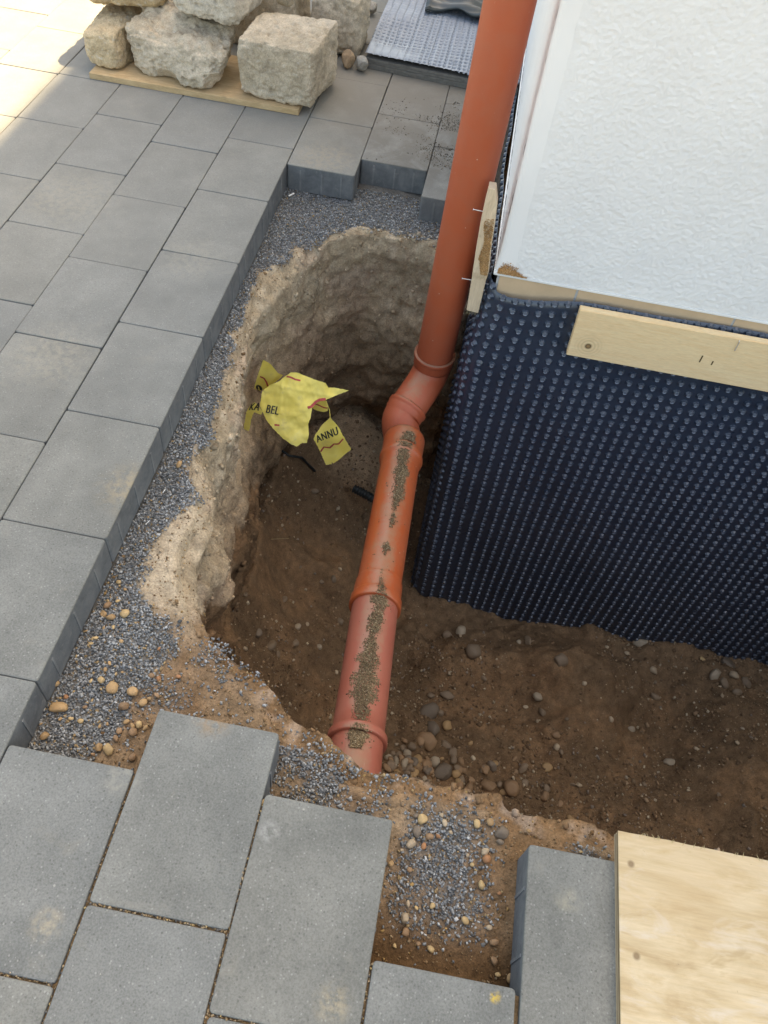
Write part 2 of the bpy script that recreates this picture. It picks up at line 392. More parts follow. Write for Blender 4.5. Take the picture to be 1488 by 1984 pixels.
def make_paver_mat():
    m, nt, b = mat_new("concrete_paver", 0.85, spec=0.3)
    v = obj_coord(nt)
    info = nt.nodes.new('ShaderNodeObjectInfo')
    base = ramp(nt, noise(nt, v, 9, 4), [(0.3, (0.164, 0.168, 0.161)), (0.7, (0.208, 0.211, 0.201))])
    tint = ramp(nt, info.outputs['Random'], [(0.0, (0.93, 0.95, 0.97)), (0.5, (1.0, 1.0, 0.98)), (1.0, (1.05, 1.03, 0.98))])
    base = mix(nt, 1.0, base, tint, 'MULTIPLY')
    fine = ramp(nt, noise(nt, v, 330, 3, 0.7), [(0.3, 0.72), (0.55, 1.0), (0.75, 1.18)])
    base = mix(nt, 1.0, base, fine, 'MULTIPLY')
    # pale and dark aggregate grains
    g = vor(nt, v, 210)
    rndc = vor(nt, v, 210, out='Color')
    sep = nt.nodes.new('ShaderNodeSeparateColor'); nt.links.new(rndc, sep.inputs[0])
    grain = mth(nt, 'MULTIPLY', mth(nt, 'LESS_THAN', g, 0.30), mth(nt, 'GREATER_THAN', sep.outputs[0], 0.86))
    base = mix(nt, mth(nt, 'MULTIPLY', grain, 0.30), base, (0.42, 0.42, 0.40))
    grain2 = mth(nt, 'MULTIPLY', mth(nt, 'LESS_THAN', g, 0.33), mth(nt, 'LESS_THAN', sep.outputs[1], 0.13))
    base = mix(nt, mth(nt, 'MULTIPLY', grain2, 0.5), base, (0.09, 0.09, 0.085))
    # rare white specks, dusty smears
    g3 = vor(nt, v, 38)
    r3 = vor(nt, v, 38, out='Color')
    s3 = nt.nodes.new('ShaderNodeSeparateColor'); nt.links.new(r3, s3.inputs[0])
    speck = mth(nt, 'MULTIPLY', mth(nt, 'LESS_THAN', g3, mth(nt, 'MULTIPLY', s3.outputs[1], 0.07)), mth(nt, 'GREATER_THAN', s3.outputs[0], 0.72))
    base = mix(nt, mth(nt, 'MULTIPLY', speck, 0.35), base, (0.50, 0.48, 0.43))
    blot = ramp(nt, noise(nt, v, 4.5, 6, 0.7), [(0.3, 0.88), (0.7, 1.12)])
    base = mix(nt, 1.0, base, blot, 'MULTIPLY')
    smear = ramp(nt, noise(nt, v, 13, 5, 0.65, 0.6), [(0.60, 0.0), (0.78, 0.45)])
    base = mix(nt, smear, base, (0.26, 0.245, 0.205))
    # brown dust trodden over the stones beside the house and the hole
    wp = world_pos(nt)
    dirtn = ramp(nt, noise(nt, wp, 10, 6, 0.68, 0.5), [(0.36, 0.0), (0.54, 1.0)])
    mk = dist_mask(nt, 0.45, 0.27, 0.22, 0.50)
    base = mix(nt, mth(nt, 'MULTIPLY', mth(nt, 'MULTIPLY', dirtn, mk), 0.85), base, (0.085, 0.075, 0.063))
    mk2 = dist_mask(nt, 0.15, 0.65, 0.15, 0.75)
    base = mix(nt, mth(nt, 'MULTIPLY', mk2, 0.6), base, (0.245, 0.205, 0.16))
    falloff_mask = dist_mask(nt, -0.75, 0.1, 0.4, 2.1)  # pale dust tint, painted brighter far left to carry the light's falloff
    base = mix(nt, mth(nt, 'MULTIPLY', falloff_mask, 0.40), base, (0.27, 0.262, 0.242))
    spl = noise(nt, wp, 60, 5, 0.7)
    for (sx_, sy_, r0, r1, cc, am) in STAINS:
        k_ = mth(nt, 'MULTIPLY', dist_mask(nt, sx_, sy_, r0, r1), ramp(nt, spl, [(0.40, 0.0), (0.60, am)]))
        base = mix(nt, k_, base, cc)
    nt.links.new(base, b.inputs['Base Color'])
    h = mth(nt, 'ADD', mth(nt, 'MULTIPLY', noise(nt, v, 420, 2, 0.6), 0.6), mth(nt, 'MULTIPLY', noise(nt, v, 60, 3), 0.6))
    bump(nt, b, h, 0.55, 0.0012)
    return m



def make_flank(name, c1, c2, pale):
    m, nt, b = mat_new(name, 0.85, spec=0.3)
    v = obj_coord(nt)
    base = ramp(nt, noise(nt, v, 22, 6, 0.7, 0.4), [(0.32, c1), (0.68, c2)])
    sm_ = ramp(nt, noise(nt, v, 60, 5, 0.7), [(0.58, 0.0), (0.72, 0.5)])
    base = mix(nt, sm_, base, pale)
    nt.links.new(base, b.inputs['Base Color'])
    bump(nt, b, noise(nt, v, 260, 4, 0.7), 0.5, 0.0015)
    return m


def make_attr_mat(name, rough=0.9, fine=180, bumpd=0.003, contrast=0.25, spec=0.2, coarse=30, bs=0.8):
    m, nt, b = mat_new(name, rough, spec=spec)
    a = nt.nodes.new('ShaderNodeAttribute'); a.attribute_name = "tint"
    v = nt.nodes.new('ShaderNodeTexCoord').outputs['Object']
    c = ramp(nt, noise(nt, v, fine, 4, 0.7), [(0.25, 1 - contrast * 1.6), (0.5, 1.0), (0.8, 1 + contrast * 1.8)])
    c2 = ramp(nt, noise(nt, v, coarse, 5, 0.6), [(0.3, 1 - contrast), (0.7, 1 + contrast)])
    base = mix(nt, 1.0, a.outputs['Color'], c, 'MULTIPLY')
    base = mix(nt, 1.0, base, c2, 'MULTIPLY')
    nt.links.new(base, b.inputs['Base Color'])
    h = mth(nt, 'ADD', noise(nt, v, fine * 0.7, 5, 0.7), mth(nt, 'MULTIPLY', noise(nt, v, coarse * 1.6, 4), 1.2))
    bump(nt, b, h, bs, bumpd)
    return m


def make_wood(name, c1, c2, scale=(1, 14, 14), spots=0.0, knots=()):
    m, nt, b = mat_new(name, 0.72, spec=0.3)
    t = nt.nodes.new('ShaderNodeTexCoord').outputs['Object']
    mp = nt.nodes.new('ShaderNodeMapping'); mp.inputs['Scale'].default_value = scale
    nt.links.new(t, mp.inputs[0])
    g = noise(nt, mp.outputs[0], 6, 5, 0.6, 0.9)
    g2 = noise(nt, mp.outputs[0], 28, 3, 0.6, 0.3)
    base = ramp(nt, g, [(0.25, c1), (0.5, tuple((p + q) / 2 for p, q in zip(c1, c2))), (0.75, c2)])
    base = mix(nt, 1.0, base, ramp(nt, g2, [(0.3, 0.90), (0.7, 1.07)]), 'MULTIPLY')
    # knots: place, radius on the face, in object coordinates
    for (kx, ky, kz, kr) in knots:
        d = nt.nodes.new('ShaderNodeVectorMath'); d.operation = 'DISTANCE'
        nt.links.new(t, d.inputs[0]); d.inputs[1].default_value = (kx, ky, kz)
        rr = mth(nt, 'DIVIDE', d.outputs['Value'], kr)
        ring = ramp(nt, rr, [(0.0, (0.42, 0.27, 0.13)), (0.16, (0.34, 0.20, 0.09)), (0.21, (0.10, 0.06, 0.03)), (0.26, (0.40, 0.26, 0.13))])
        fac = ramp(nt, rr, [(0.20, 1.0), (0.27, 0.0)])
        halo = ramp(nt, rr, [(0.2, 0.35), (1.0, 0.0)])
        wv = mth(nt, 'SINE', mth(nt, 'MULTIPLY', rr, 34.0))
        base = mix(nt, mth(nt, 'MULTIPLY', halo, mth(nt, 'ADD', mth(nt, 'MULTIPLY', wv, 0.5), 0.7)), base, (0.40, 0.27, 0.14))
        base = mix(nt, fac, base, ring)
    if spots:
        s = ramp(nt, noise(nt, t, 9, 5, 0.7, 1.0), [(0.58, 0.0), (0.72, spots)])
        base = mix(nt, s, base, (0.30, 0.23, 0.14))
    nt.links.new(base, b.inputs['Base Color'])
    bump(nt, b, g2, 0.4, 0.0012)
    return m


M = {}
M['paver'] = make_paver_mat()
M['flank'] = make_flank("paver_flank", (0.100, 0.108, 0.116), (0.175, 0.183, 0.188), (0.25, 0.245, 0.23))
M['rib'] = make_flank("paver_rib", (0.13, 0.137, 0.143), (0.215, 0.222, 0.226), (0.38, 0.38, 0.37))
M['soil'] = make_attr_mat("soil", 0.95, 220, 0.004, 0.28, 0.15, 34, 0.9)
M['chips'] = make_attr_mat("crushed_stone", 0.75, 300, 0.0008, 0.2, 0.35, 80)
M['block'] = make_attr_mat("rough_block", 0.95, 230, 0.0045, 0.20, 0.15, 30, 0.9)


def make_pebble_mat():
    m, nt, b = mat_new("pebble", 0.62, spec=0.4)
    a = nt.nodes.new('ShaderNodeAttribute'); a.attribute_name = "tint"
    v = obj_coord(nt)
    base = mix(nt, 1.0, a.outputs['Color'], ramp(nt, noise(nt, v, 90, 4, 0.6), [(0.3, 0.75), (0.7, 1.2)]), 'MULTIPLY')
    # clinging dust
    base = mix(nt, ramp(nt, noise(nt, v, 45, 4, 0.7), [(0.42, 0.05), (0.64, 0.65)]), base, (0.24, 0.165, 0.10))
    nt.links.new(base, b.inputs['Base Color'])
    bump(nt, b, noise(nt, v, 160, 4), 0.4, 0.001)
    return m


M['pebble'] = make_pebble_mat()
M['batten'] = make_wood("pine_batten", (0.84, 0.57, 0.31), (0.92, 0.70, 0.43), (2.0, 10, 22), knots=((0.936, -0.569, -0.077, 0.045),))
M['batten_old'] = make_wood("weathered_pine", (0.60, 0.45, 0.30), (0.78, 0.62, 0.45), (16, 16, 2), 0.4)
M['chipboard'] = make_wood("wood_strip", (0.40, 0.27, 0.14), (0.58, 0.42, 0.25), (3, 12, 12), 0.5)


def make_ply_mat():
    m, nt, b = mat_new("plywood_face", 0.6, spec=0.35)
    t = nt.nodes.new('ShaderNodeTexCoord').outputs['Object']
    mp = nt.nodes.new('ShaderNodeMapping'); mp.inputs['Scale'].default_value = (1.5, 4.6, 4.6)
    mp.inputs['Rotation'].default_value = (0, 0, 0.02)
    nt.links.new(t, mp.inputs[0])
    g = noise(nt, mp.outputs[0], 2.6, 6, 0.62, 1.6)
    base = ramp(nt, g, [(0.28, (0.41, 0.29, 0.155)), (0.45, (0.52, 0.40, 0.245)), (0.60, (0.59, 0.475, 0.315)), (0.75, (0.49, 0.365, 0.21))])
    mp2 = nt.nodes.new('ShaderNodeMapping'); mp2.inputs['Scale'].default_value = (1.6, 34, 34); mp2.inputs['Rotation'].default_value = (0, 0, -0.015)
    nt.links.new(t, mp2.inputs[0])
    fib = noise(nt, mp2.outputs[0], 7, 5, 0.75, 0.3)
    base = mix(nt, 1.0, base, ramp(nt, fib, [(0.3, 0.88), (0.7, 1.07)]), 'MULTIPLY')
    dk = noise(nt, t, 75, 3, 0.8)
    base = mix(nt, ramp(nt, dk, [(0.70, 0.0), (0.76, 0.5)]), base, (0.25, 0.18, 0.11))
    scuff = ramp(nt, noise(nt, t, 7, 6, 0.7, 0.8), [(0.56, 0.0), (0.70, 0.6)])
    base = mix(nt, scuff, base, (0.58, 0.53, 0.45))
    st = ramp(nt, noise(nt, mp.outputs[0], 5.5, 4, 0.6, 1.0), [(0.62, 0.0), (0.72, 0.55)])
    base = mix(nt, st, base, (0.36, 0.25, 0.12))
    pale = ramp(nt, noise(nt, mp.outputs[0], 3.7, 5, 0.65, 1.2), [(0.52, 0.0), (0.66, 0.75)])
    base = mix(nt, pale, base, (0.60, 0.52, 0.42))
    br_ = ramp(nt, noise(nt, t, 2.2, 4, 0.6, 0.5), [(0.45, 0.0), (0.7, 0.45)])
    base = mix(nt, br_, base, (0.46, 0.29, 0.13))
    for (kx, ky) in ((0.985, -1.905), (0.990, -2.03), (1.25, -2.0)):
        d = nt.nodes.new('ShaderNodeVectorMath'); d.operation = 'DISTANCE'
        nt.links.new(t, d.inputs[0]); d.inputs[1].default_value = (kx, ky, 0.021)
        base = mix(nt, ramp(nt, mth(nt, 'MULTIPLY', d.outputs['Value'], 110.0), [(0.35, 0.85), (0.75, 0.0)]), base, (0.20, 0.13, 0.07))
    nt.links.new(base, b.inputs['Base Color'])
    bump(nt, b, fib, 0.3, 0.001)
    return m


M['ply'] = make_ply_mat()
M['ply_edge_dark'] = make_wood("ply_layer_dark", (0.16, 0.11, 0.065), (0.27, 0.19, 0.11), (4, 4, 30))
M['ply_edge_pale'] = make_wood("ply_layer_pale", (0.34, 0.26, 0.17), (0.48, 0.38, 0.26), (4, 4, 30))


def make_plaster(name, rough_tex=True):
    m, nt, b = mat_new(name, 0.9, spec=0.15)
    v = nt.nodes.new('ShaderNodeTexCoord').outputs['Object']
    base = ramp(nt, noise(nt, v, 5, 4), [(0.3, (0.79, 0.785, 0.78)), (0.7, (0.84, 0.835, 0.83))])
    fleck = ramp(nt, vor(nt, v, 30), [(0.02, 0.7), (0.035, 0.0)])
    base = mix(nt, mth(nt, 'MULTIPLY', fleck, mth(nt, 'GREATER_THAN', noise(nt, v, 9, 2), 0.58)), base, (0.42, 0.38, 0.33))
    nt.links.new(base, b.inputs['Base Color'])
    if rough_tex:
        mp = nt.nodes.new('ShaderNodeMapping'); mp.inputs['Scale'].default_value = (1.0, 1.0, 1.5)
        nt.links.new(v, mp.inputs[0])
        h = mth(nt, 'ADD', mth(nt, 'MULTIPLY', noise(nt, mp.outputs[0], 210, 6, 0.75, 0.0), 0.9), mth(nt, 'MULTIPLY', noise(nt, mp.outputs[0], 420, 3, 0.7), 0.25))
        bump(nt, b, h, 0.6, 0.0022)
    else:
        bump(nt, b, noise(nt, v, 60, 3), 0.2, 0.001)
    return m


M['plaster'] = make_plaster("scratch_plaster")
M['plaster_smooth'] = make_plaster("smooth_render", False)


def simple(name, color, rough=0.5, spec=0.5, var=0.15, scale=40, bs=0.2, bd=0.001, metal=0.0, shift=True):
    m, nt, b = mat_new(name, rough, color, spec)
    b.inputs['Metallic'].default_value = metal
    v = obj_coord(nt) if shift else nt.nodes.new('ShaderNodeTexCoord').outputs['Object']
    n = noise(nt, v, scale, 5, 0.6)
    lo = tuple(c * (1 - var) for c in color); hi = tuple(min(1, c * (1 + var)) for c in color)
    nt.links.new(ramp(nt, n, [(0.3, lo), (0.7, hi)]), b.inputs['Base Color'])
    bump(nt, b, n, bs, bd)
    return m


M['tile'] = simple("beige_plinth", (0.60, 0.43, 0.28), 0.7, 0.3, 0.08, 18)
M['grout'] = simple("grey_joint", (0.42, 0.42, 0.42), 0.8, 0.3)
M['bead'] = simple("white_bead", (0.78, 0.78, 0.76), 0.5, 0.4, 0.05)
M['steel'] = simple("zinc_nail", (0.62, 0.62, 0.62), 0.35, 0.5, 0.1, 200, metal=0.6)


def make_membrane_mat(name="dimpled_black_plastic", c=(0.018, 0.033, 0.060), dust=(0.10, 0.125, 0.17), rough=0.33, amount=0.18):
    m, nt, b = mat_new(name, rough, c, 1.0)
    v = nt.nodes.new('ShaderNodeTexCoord').outputs['Object']
    d = ramp(nt, noise(nt, v, 14, 6, 0.7, 0.6), [(0.45, 0.02), (0.8, amount)])
    sp = ramp(nt, noise(nt, v, 600, 2, 0.7), [(0.66, 0.0), (0.74, 0.5)])
    nt.links.new(mix(nt, mth(nt, 'MAXIMUM', d, mth(nt, 'MULTIPLY', sp, 0.25)), c, dust), b.inputs['Base Color'])
    nt.links.new(ramp(nt, noise(nt, v, 22, 4), [(0.3, rough - 0.06), (0.7, rough + 0.14)]), b.inputs['Roughness'])
    bump(nt, b, noise(nt, v, 900, 2), 0.15, 0.0005)
    return m


M['membrane'] = make_membrane_mat()


def make_pipe_mat(name, c, dust_amt, dustc=(0.25, 0.18, 0.12), rough=0.36):
    m, nt, b = mat_new(name, rough, c, 0.5)
    v = nt.nodes.new('ShaderNodeTexCoord').outputs['Object']
    base = mix(nt, noise(nt, v, 3.5, 3), tuple(x * 0.90 for x in c), tuple(x * 1.10 for x in c))
    d = ramp(nt, noise(nt, v, 12, 6, 0.7, 1.0), [(0.42, 0.0), (0.78, dust_amt)])
    base = mix(nt, d, base, dustc)
    ge = nt.nodes.new('ShaderNodeNewGeometry'); sn = nt.nodes.new('ShaderNodeSeparateXYZ'); nt.links.new(ge.outputs['Normal'], sn.inputs[0])
    upm = ramp(nt, mth(nt, 'ADD', sn.outputs[2], mth(nt, 'MULTIPLY', mth(nt, 'SUBTRACT', noise(nt, v, 26, 6, 0.75, 0.8), 0.5), 0.55)), [(0.80, 0.0), (1.0, 0.62)])
    base = mix(nt, upm, base, (0.30, 0.20, 0.12))
    # fine scratches and pale specks
    mp = nt.nodes.new('ShaderNodeMapping'); mp.inputs['Scale'].default_value = (1, 0.08, 0.3); nt.links.new(v, mp.inputs[0])
    sc = ramp(nt, noise(nt, mp.outputs[0], 260, 2, 0.6), [(0.70, 0.0), (0.76, 0.22)])
    base = mix(nt, sc, base, (0.50, 0.33, 0.26))
    g = vor(nt, v, 34)
    r3 = vor(nt, v, 34, out='Color'); s3 = nt.nodes.new('ShaderNodeSeparateColor'); nt.links.new(r3, s3.inputs[0])
    sp = mth(nt, 'MULTIPLY', mth(nt, 'LESS_THAN', g, 0.055), mth(nt, 'GREATER_THAN', s3.outputs[0], 0.66))
    base = mix(nt, mth(nt, 'MULTIPLY', sp, 0.7), base, (0.62, 0.48, 0.38))
    nt.links.new(base, b.inputs['Base Color'])
    nt.links.new(ramp(nt, d, [(0.0, rough), (0.4, 0.75)]), b.inputs['Roughness'])
    bump(nt, b, noise(nt, v, 150, 3), 0.1, 0.0008)
    return m


M['pipe_top'] = make_pipe_mat("orange_brown_pipe", (0.43, 0.090, 0.038), 0.22, (0.34, 0.17, 0.11), 0.45)
M['pipe_low'] = make_pipe_mat("bright_orange_pipe", (0.43, 0.088, 0.028), 0.26)
M['pipe_old'] = make_pipe_mat("faded_pink_brown_pipe", (0.37, 0.105, 0.068), 0.35, (0.36, 0.17, 0.11), 0.42)
M['seal'] = simple("socket_rim", (0.33, 0.15, 0.09), 0.6, 0.4)
M['hose'] = simple("dark_hose", (0.016, 0.020, 0.020), 0.55, 0.4, 0.3, 60)
M['straw'] = simple("straw", (0.45, 0.36, 0.20), 0.8, 0.2)


def make_tape_mat():
    m, nt, b = mat_new("yellow_tape", 0.5, spec=0.4)
    v = nt.nodes.new('ShaderNodeTexCoord').outputs['Object']
    base = ramp(nt, noise(nt, v, 18, 5, 0.6, 0.5), [(0.3, (0.82, 0.66, 0.13)), (0.6, (0.90, 0.76, 0.20)), (0.8, (0.84, 0.72, 0.28))])
    base = mix(nt, ramp(nt, noise(nt, v, 34, 6, 0.75), [(0.55, 0.0), (0.75, 0.45)]), base, (0.50, 0.40, 0.22))
    nt.links.new(base, b.inputs['Base Color'])
    bump(nt, b, noise(nt, v, 70, 4), 0.25, 0.002)
    tr = nt.nodes.new('ShaderNodeBsdfTranslucent'); nt.links.new(base, tr.inputs[0])
    ms = nt.nodes.new('ShaderNodeMixShader'); ms.inputs[0].default_value = 0.18
    out = [n for n in nt.nodes if n.type == 'OUTPUT_MATERIAL'][0]
    nt.links.new(b.outputs[0], ms.inputs[1]); nt.links.new(tr.outputs[0], ms.inputs[2]); nt.links.new(ms.outputs[0], out.inputs[0])
    return m


M['tape'] = make_tape_mat()
M['ink'] = simple("black_ink", (0.035, 0.035, 0.03), 0.6, 0.3, 0.5, 90)
M['red_ink'] = simple("red_ink", (0.42, 0.065, 0.06), 0.6, 0.3, 0.35, 90)
M['greymat'] = make_membrane_mat("dusty_grey_plastic", (0.16, 0.195, 0.25), (0.27, 0.275, 0.28), 0.42, 0.25)
M['darkmat'] = make_membrane_mat("dark_green_plastic", (0.020, 0.030, 0.031), (0.10, 0.10, 0.09), 0.38, 0.3)
M['sand'] = make_attr_mat("sand_crumbs", 0.95, 500, 0.0005, 0.2)

# ---------------------------------------------------------------- ground
TAN = np.array([0.36, 0.28, 0.19]); TAN2 = np.array([0.46, 0.37, 0.265]); PINK = np.array([0.41, 0.30, 0.22])
BROWN = np.array([0.235, 0.138, 0.075]); DARKB = np.array([0.165, 0.102, 0.058]); ORANGE = np.array([0.210, 0.120, 0.060])
GREYB = np.array([0.155, 0.150, 0.140]); GREYTAN = np.array([0.54, 0.385, 0.245])


def lerp(a, b, t): return a + (b - a) * np.asarray(t)[..., None]


def gravel_mask(x, y):
    """share of crushed stone lying on the ledge at a point"""
    d, ins = seg_dist(x, y, RIM)
    n = 0.028 * fbm(x, y, 0, 14, 3, 77)
    # width of the bare tan lip outside the rim
    lip = np.interp(-y, [0.2, 0.35, 0.5, 0.62, 0.9, 1.05, 1.2, 1.34, 1.42, 1.55, 1.66], [0.012, 0.03, 0.045, 0.028, 0.036, 0.038, 0.02, 0.042, 0.085, 0.10, 0.06])
    lip = np.where((x > 0.28) & (y > -0.5), 0.010, lip)
    m = sstep(lip - 0.006, lip + 0.012, d + n) * (~ins)
    m = m * sstep(-1.93, -1.905, y) * (x < 0.64)
    # left and near-left part; bare orange earth to its right
    edge = np.interp(-y, [1.55, 1.62, 1.72, 1.80, 1.88, 1.95], [0.9, 0.20, 0.155, 0.155, 0.110, 0.085])
    e2 = 1 - sstep(edge - 0.012, edge + 0.012, x + n * 0.8)
    m = np.where(y < -1.55, m * np.maximum(e2, 0), m)
    # small patch on the lip
    m = np.maximum(m, 0.8 * np.exp(-((x - 0.137) / 0.030) ** 2 - ((y + 1.615) / 0.016) ** 2) * (~ins))
    # scattered stones over the bare earth on the near side
    sc = np.clip(fbm(x, y, 0, 16, 3, 91) * 1.3 - 0.05, 0, 1)
    near = (y < -1.62) & (x > 0.14) & (x < 0.64) & (~ins)
    m = np.where(near, np.maximum(m, 0.30 * sc + 0.05), m)
    m = np.where(near & (x > 0.40) & (y < -1.79), np.maximum(m, 0.75 * np.clip(0.5 + fbm(x, y, 0, 20, 2, 12) * 1.4, 0, 1)), m)
    # pocket where one paver is missing
    pk = (x > 0.615) & (x < 0.835) & (y < -1.815)
    pm = np.exp(-((x - 0.715) / 0.075) ** 4 - ((y + 1.93) / 0.10) ** 4) * np.clip(0.75 + 0.6 * fbm(x, y, 0, 18, 3, 3), 0, 1)
    m = np.where(pk, 0.85 * pm, m)
    m = np.maximum(m, 0.9 * np.exp(-((x - 0.945) / 0.022) ** 2 - ((y + 1.874) / 0.014) ** 2))
    return np.clip(m, 0, 1)


def ledge_color(x, y):
    n = fbm(x, y, 0, 9, 4, 50)
    g = gravel_mask(x, y)
    c = lerp(TAN * np.ones(x.shape + (3,)), TAN2, sstep(-0.3, 0.5, n))
    near = sstep(-1.52, -1.66, y + 0.03 * n)
    c = lerp(c, ORANGE, near * (0.75 + 0.25 * n))
    near_dark = np.where((x > 0.6) & (y < -1.8), sstep(-1.98, -2.06, y + 0.02 * n), 0)  # earth gets darker towards the near end of the pocket
    c = lerp(c, ORANGE * 0.62, np.clip(near_dark, 0, 1))
    c = lerp(c, GREYB, g * 0.9)
    return np.clip(c, 0.01, 1)


gx = np.arange(-0.06, 1.62, 0.0065); gy = np.arange(-2.40, 0.12, 0.0065)
X, Y = np.meshgrid(gx, gy)
D, INS = seg_dist(X, Y, RIM)
Z = ledge_z(X, Y)
Z = Z - 0.075 * (1 - sstep(0.0, 0.036, D))
keep_v = ~(INS | (D < 0.004))
nx = len(gx)
i, j = np.meshgrid(np.arange(len(gy) - 1), np.arange(nx - 1), indexing='ij')
a = (i * nx + j).ravel()
quads = np.stack([a, a + 1, a + nx + 1, a + nx], 1)
kv = keep_v.ravel()
quads = quads[kv[quads].all(1)]
me = new_mesh("ground", np.stack([X, Y, Z], -1).reshape(-1, 3), quads, True, M['soil'], ledge_color(X, Y).reshape(-1, 3))
ground = link("ground", me)
ground["kind"] = "structure"

# bedding beyond the detailed patch
b = Builder()
x0, x1, y0, y1 = -0.055, 1.61, -2.39, 0.11
zb = -0.090
b.add([(-6, -6, zb), (x0, -6, zb), (x0, 8, zb), (-6, 8, zb)], [(0, 1, 2, 3)])
b.add([(x0, -6, zb), (x1, -6, zb), (x1, y0, zb), (x0, y0, zb)], [(0, 1, 2, 3)])
b.add([(x0, y1, zb), (x1, y1, zb), (x1, 8, zb), (x0, 8, zb)], [(0, 1, 2, 3)])
b.add([(x1, -6, zb), (6, -6, zb), (6, -1.80, zb), (x1, -1.80, zb)], [(0, 1, 2, 3)])
b.add([(2.60, -1.80, zb), (6, -1.80, zb), (6, 8, zb), (2.60, 8, zb)], [(0, 1, 2, 3)])
b.add([(x1, -0.46, zb), (2.60, -0.46, zb), (2.60, 8, zb), (x1, 8, zb)], [(0, 1, 2, 3)])
bed = new_mesh("bedding", b.v, b.f, False, M['soil'], np.tile(ORANGE * 0.8, (len(b.v), 1)))
o = link("bedding_layer", bed); o["kind"] = "structure"
# wide paved yard to the horizon
b = Builder()
zr = -0.004
for (xa, xb, ya, yb) in ((-400, -3.6, -400, 400), (3.6, 400, -400, 400), (-3.6, 3.6, -400, -4.2), (-3.6, 3.6, 4.2, 400)):
    b.add([(xa, ya, zr), (xb, ya, zr), (xb, yb, zr), (xa, yb, zr)], [(0, 1, 2, 3)])
m, nt, bs_ = mat_new("far_paving", 0.88, spec=0.25)
br = nt.nodes.new('ShaderNodeTexBrick'); br.inputs['Scale'].default_value = 1.0
br.inputs['Brick Width'].default_value = 0.3; br.inputs['Row Height'].default_value = 0.206; br.inputs['Mortar Size'].default_value = 0.003
br.inputs['Color1'].default_value = (0.235, 0.235, 0.225, 1); br.inputs['Color2'].default_value = (0.255, 0.253, 0.24, 1); br.inputs['Mortar'].default_value = (0.08, 0.075, 0.065, 1)
nt.links.new(nt.nodes.new('ShaderNodeTexCoord').outputs['Object'], br.inputs['Vector'])
nt.links.new(br.outputs[0], bs_.inputs['Base Color'])
o = link("yard", b.mesh("yard", m)); o["kind"] = "structure"

# ---------------------------------------------------------------- walls of the excavation: lofted round the rim
P = np.array(RIM + [RIM[0]])
seg = np.hypot(*np.diff(P, axis=0).T); S = np.r_[0, np.cumsum(seg)]
step = np.where(np.arange(0, S[-1], 0.004) < 0, 0, 0)
ss = []
s_ = 0.0
while s_ < S[-1]:
    px_ = np.interp(s_, S, P[:, 0])
    ss.append(s_); s_ += 0.0055 if px_ < 1.45 else 0.025
ss = np.array(ss)
# smooth the outline a little with resampled moving average
px = np.interp(ss, S, P[:, 0]); py = np.interp(ss, S, P[:, 1])
k = np.array([1, 2, 3, 2, 1]) / 9.0
pxs = np.convolve(np.r_[px[-2:], px, px[:2]], k, 'valid'); pys = np.convolve(np.r_[py[-2:], py, py[:2]], k, 'valid')
tx = np.roll(pxs, -1) - np.roll(pxs, 1); ty = np.roll(pys, -1) - np.roll(pys, 1)
for _ in range(6):
    tx = (np.roll(tx, 1) + tx * 2 + np.roll(tx, -1)) / 4; ty = (np.roll(ty, 1) + ty * 2 + np.roll(ty, -1)) / 4
L_ = np.hypot(tx, ty); nxo, nyo = -ty / L_, tx / L_          # candidate outward normals
tdd, tin = seg_dist(pxs + nxo * 0.02, pys + nyo * 0.02, RIM)
flip = np.where(tin, -1.0, 1.0)
flip = np.sign(np.convolve(np.r_[flip[-5:], flip, flip[:5]], np.ones(11), 'valid')); flip[flip == 0] = 1
nxo *= flip; nyo *= flip
leftness = np.clip((0.30 - pxs) / 0.15, 0, 1) * (pys < -0.35)
lipw = np.interp(-pys, [0.2, 0.35, 0.5, 0.62, 0.9, 1.05, 1.2, 1.34, 1.42, 1.55, 1.66, 1.75], [0.02, 0.03, 0.045, 0.04, 0.04, 0.04, 0.03, 0.045, 0.07, 0.08, 0.05, 0.02])
lipw = np.where(pxs > 0.33, 0.018, lipw)
lipw = np.where((pys < -1.6) & (pxs > 0.25), 0.050, lipw)
T = np.r_[np.linspace(-1, 0, 11)[:-1], np.linspace(0, 1, 150)]
nS, nT = len(ss), len(T)
SS, TT = np.meshgrid(np.arange(nS), T)
bx, by, ox, oy = pxs[SS], pys[SS], nxo[SS], nyo[SS]
lw = lipw[SS]; lf = leftness[SS]
zt = np.where(TT < 0, 0, -1.62 * TT)
up = np.clip(-TT, 0, 1)
off = np.where(TT < 0, up * (lw + 0.012), 0)
# a rounded lip, then a steep face that hangs back a little and flares out at the foot of the pale layer
z0 = ledge_z(bx + ox * off, by + oy * off)
zz = np.where(TT < 0, z0 + np.where(by < -1.6, 0.0018, 0.004) - (0.012 + 0.030 * lf) * (1 - up) ** 1.3 - 0.018 * sstep(0.85, 1.0, up), z0 - 0.008 - 0.030 * lf + zt)
dep = np.clip(TT, 0, 1) * 1.62
off = off + (0.012 * np.sin(np.clip(dep / 0.5, 0, 1) * np.pi))
off = off + 0.05 * sstep(0.55, 1.0, dep)
near = (by < -1.6) & (bx > 0.3)
off = off + np.where(near, 0.05 * sstep(0.03, 0.3, dep), 0)
x3 = bx + ox * off; y3 = by + oy * off
amp = np.where(TT < 0, 0.15 + 0.5 * (1 - up), 1.0)
n1 = fbm(x3, y3, zz, 5.5, 3, 101); n2 = fbm(x3, y3, zz * 1.2, 17, 4, 131); n3 = fbm(x3, y3, zz, 60, 3, 171)
ridg = 1 - np.abs(fbm(x3, y3, zz * 1.6, 11, 3, 191)) * 1.6
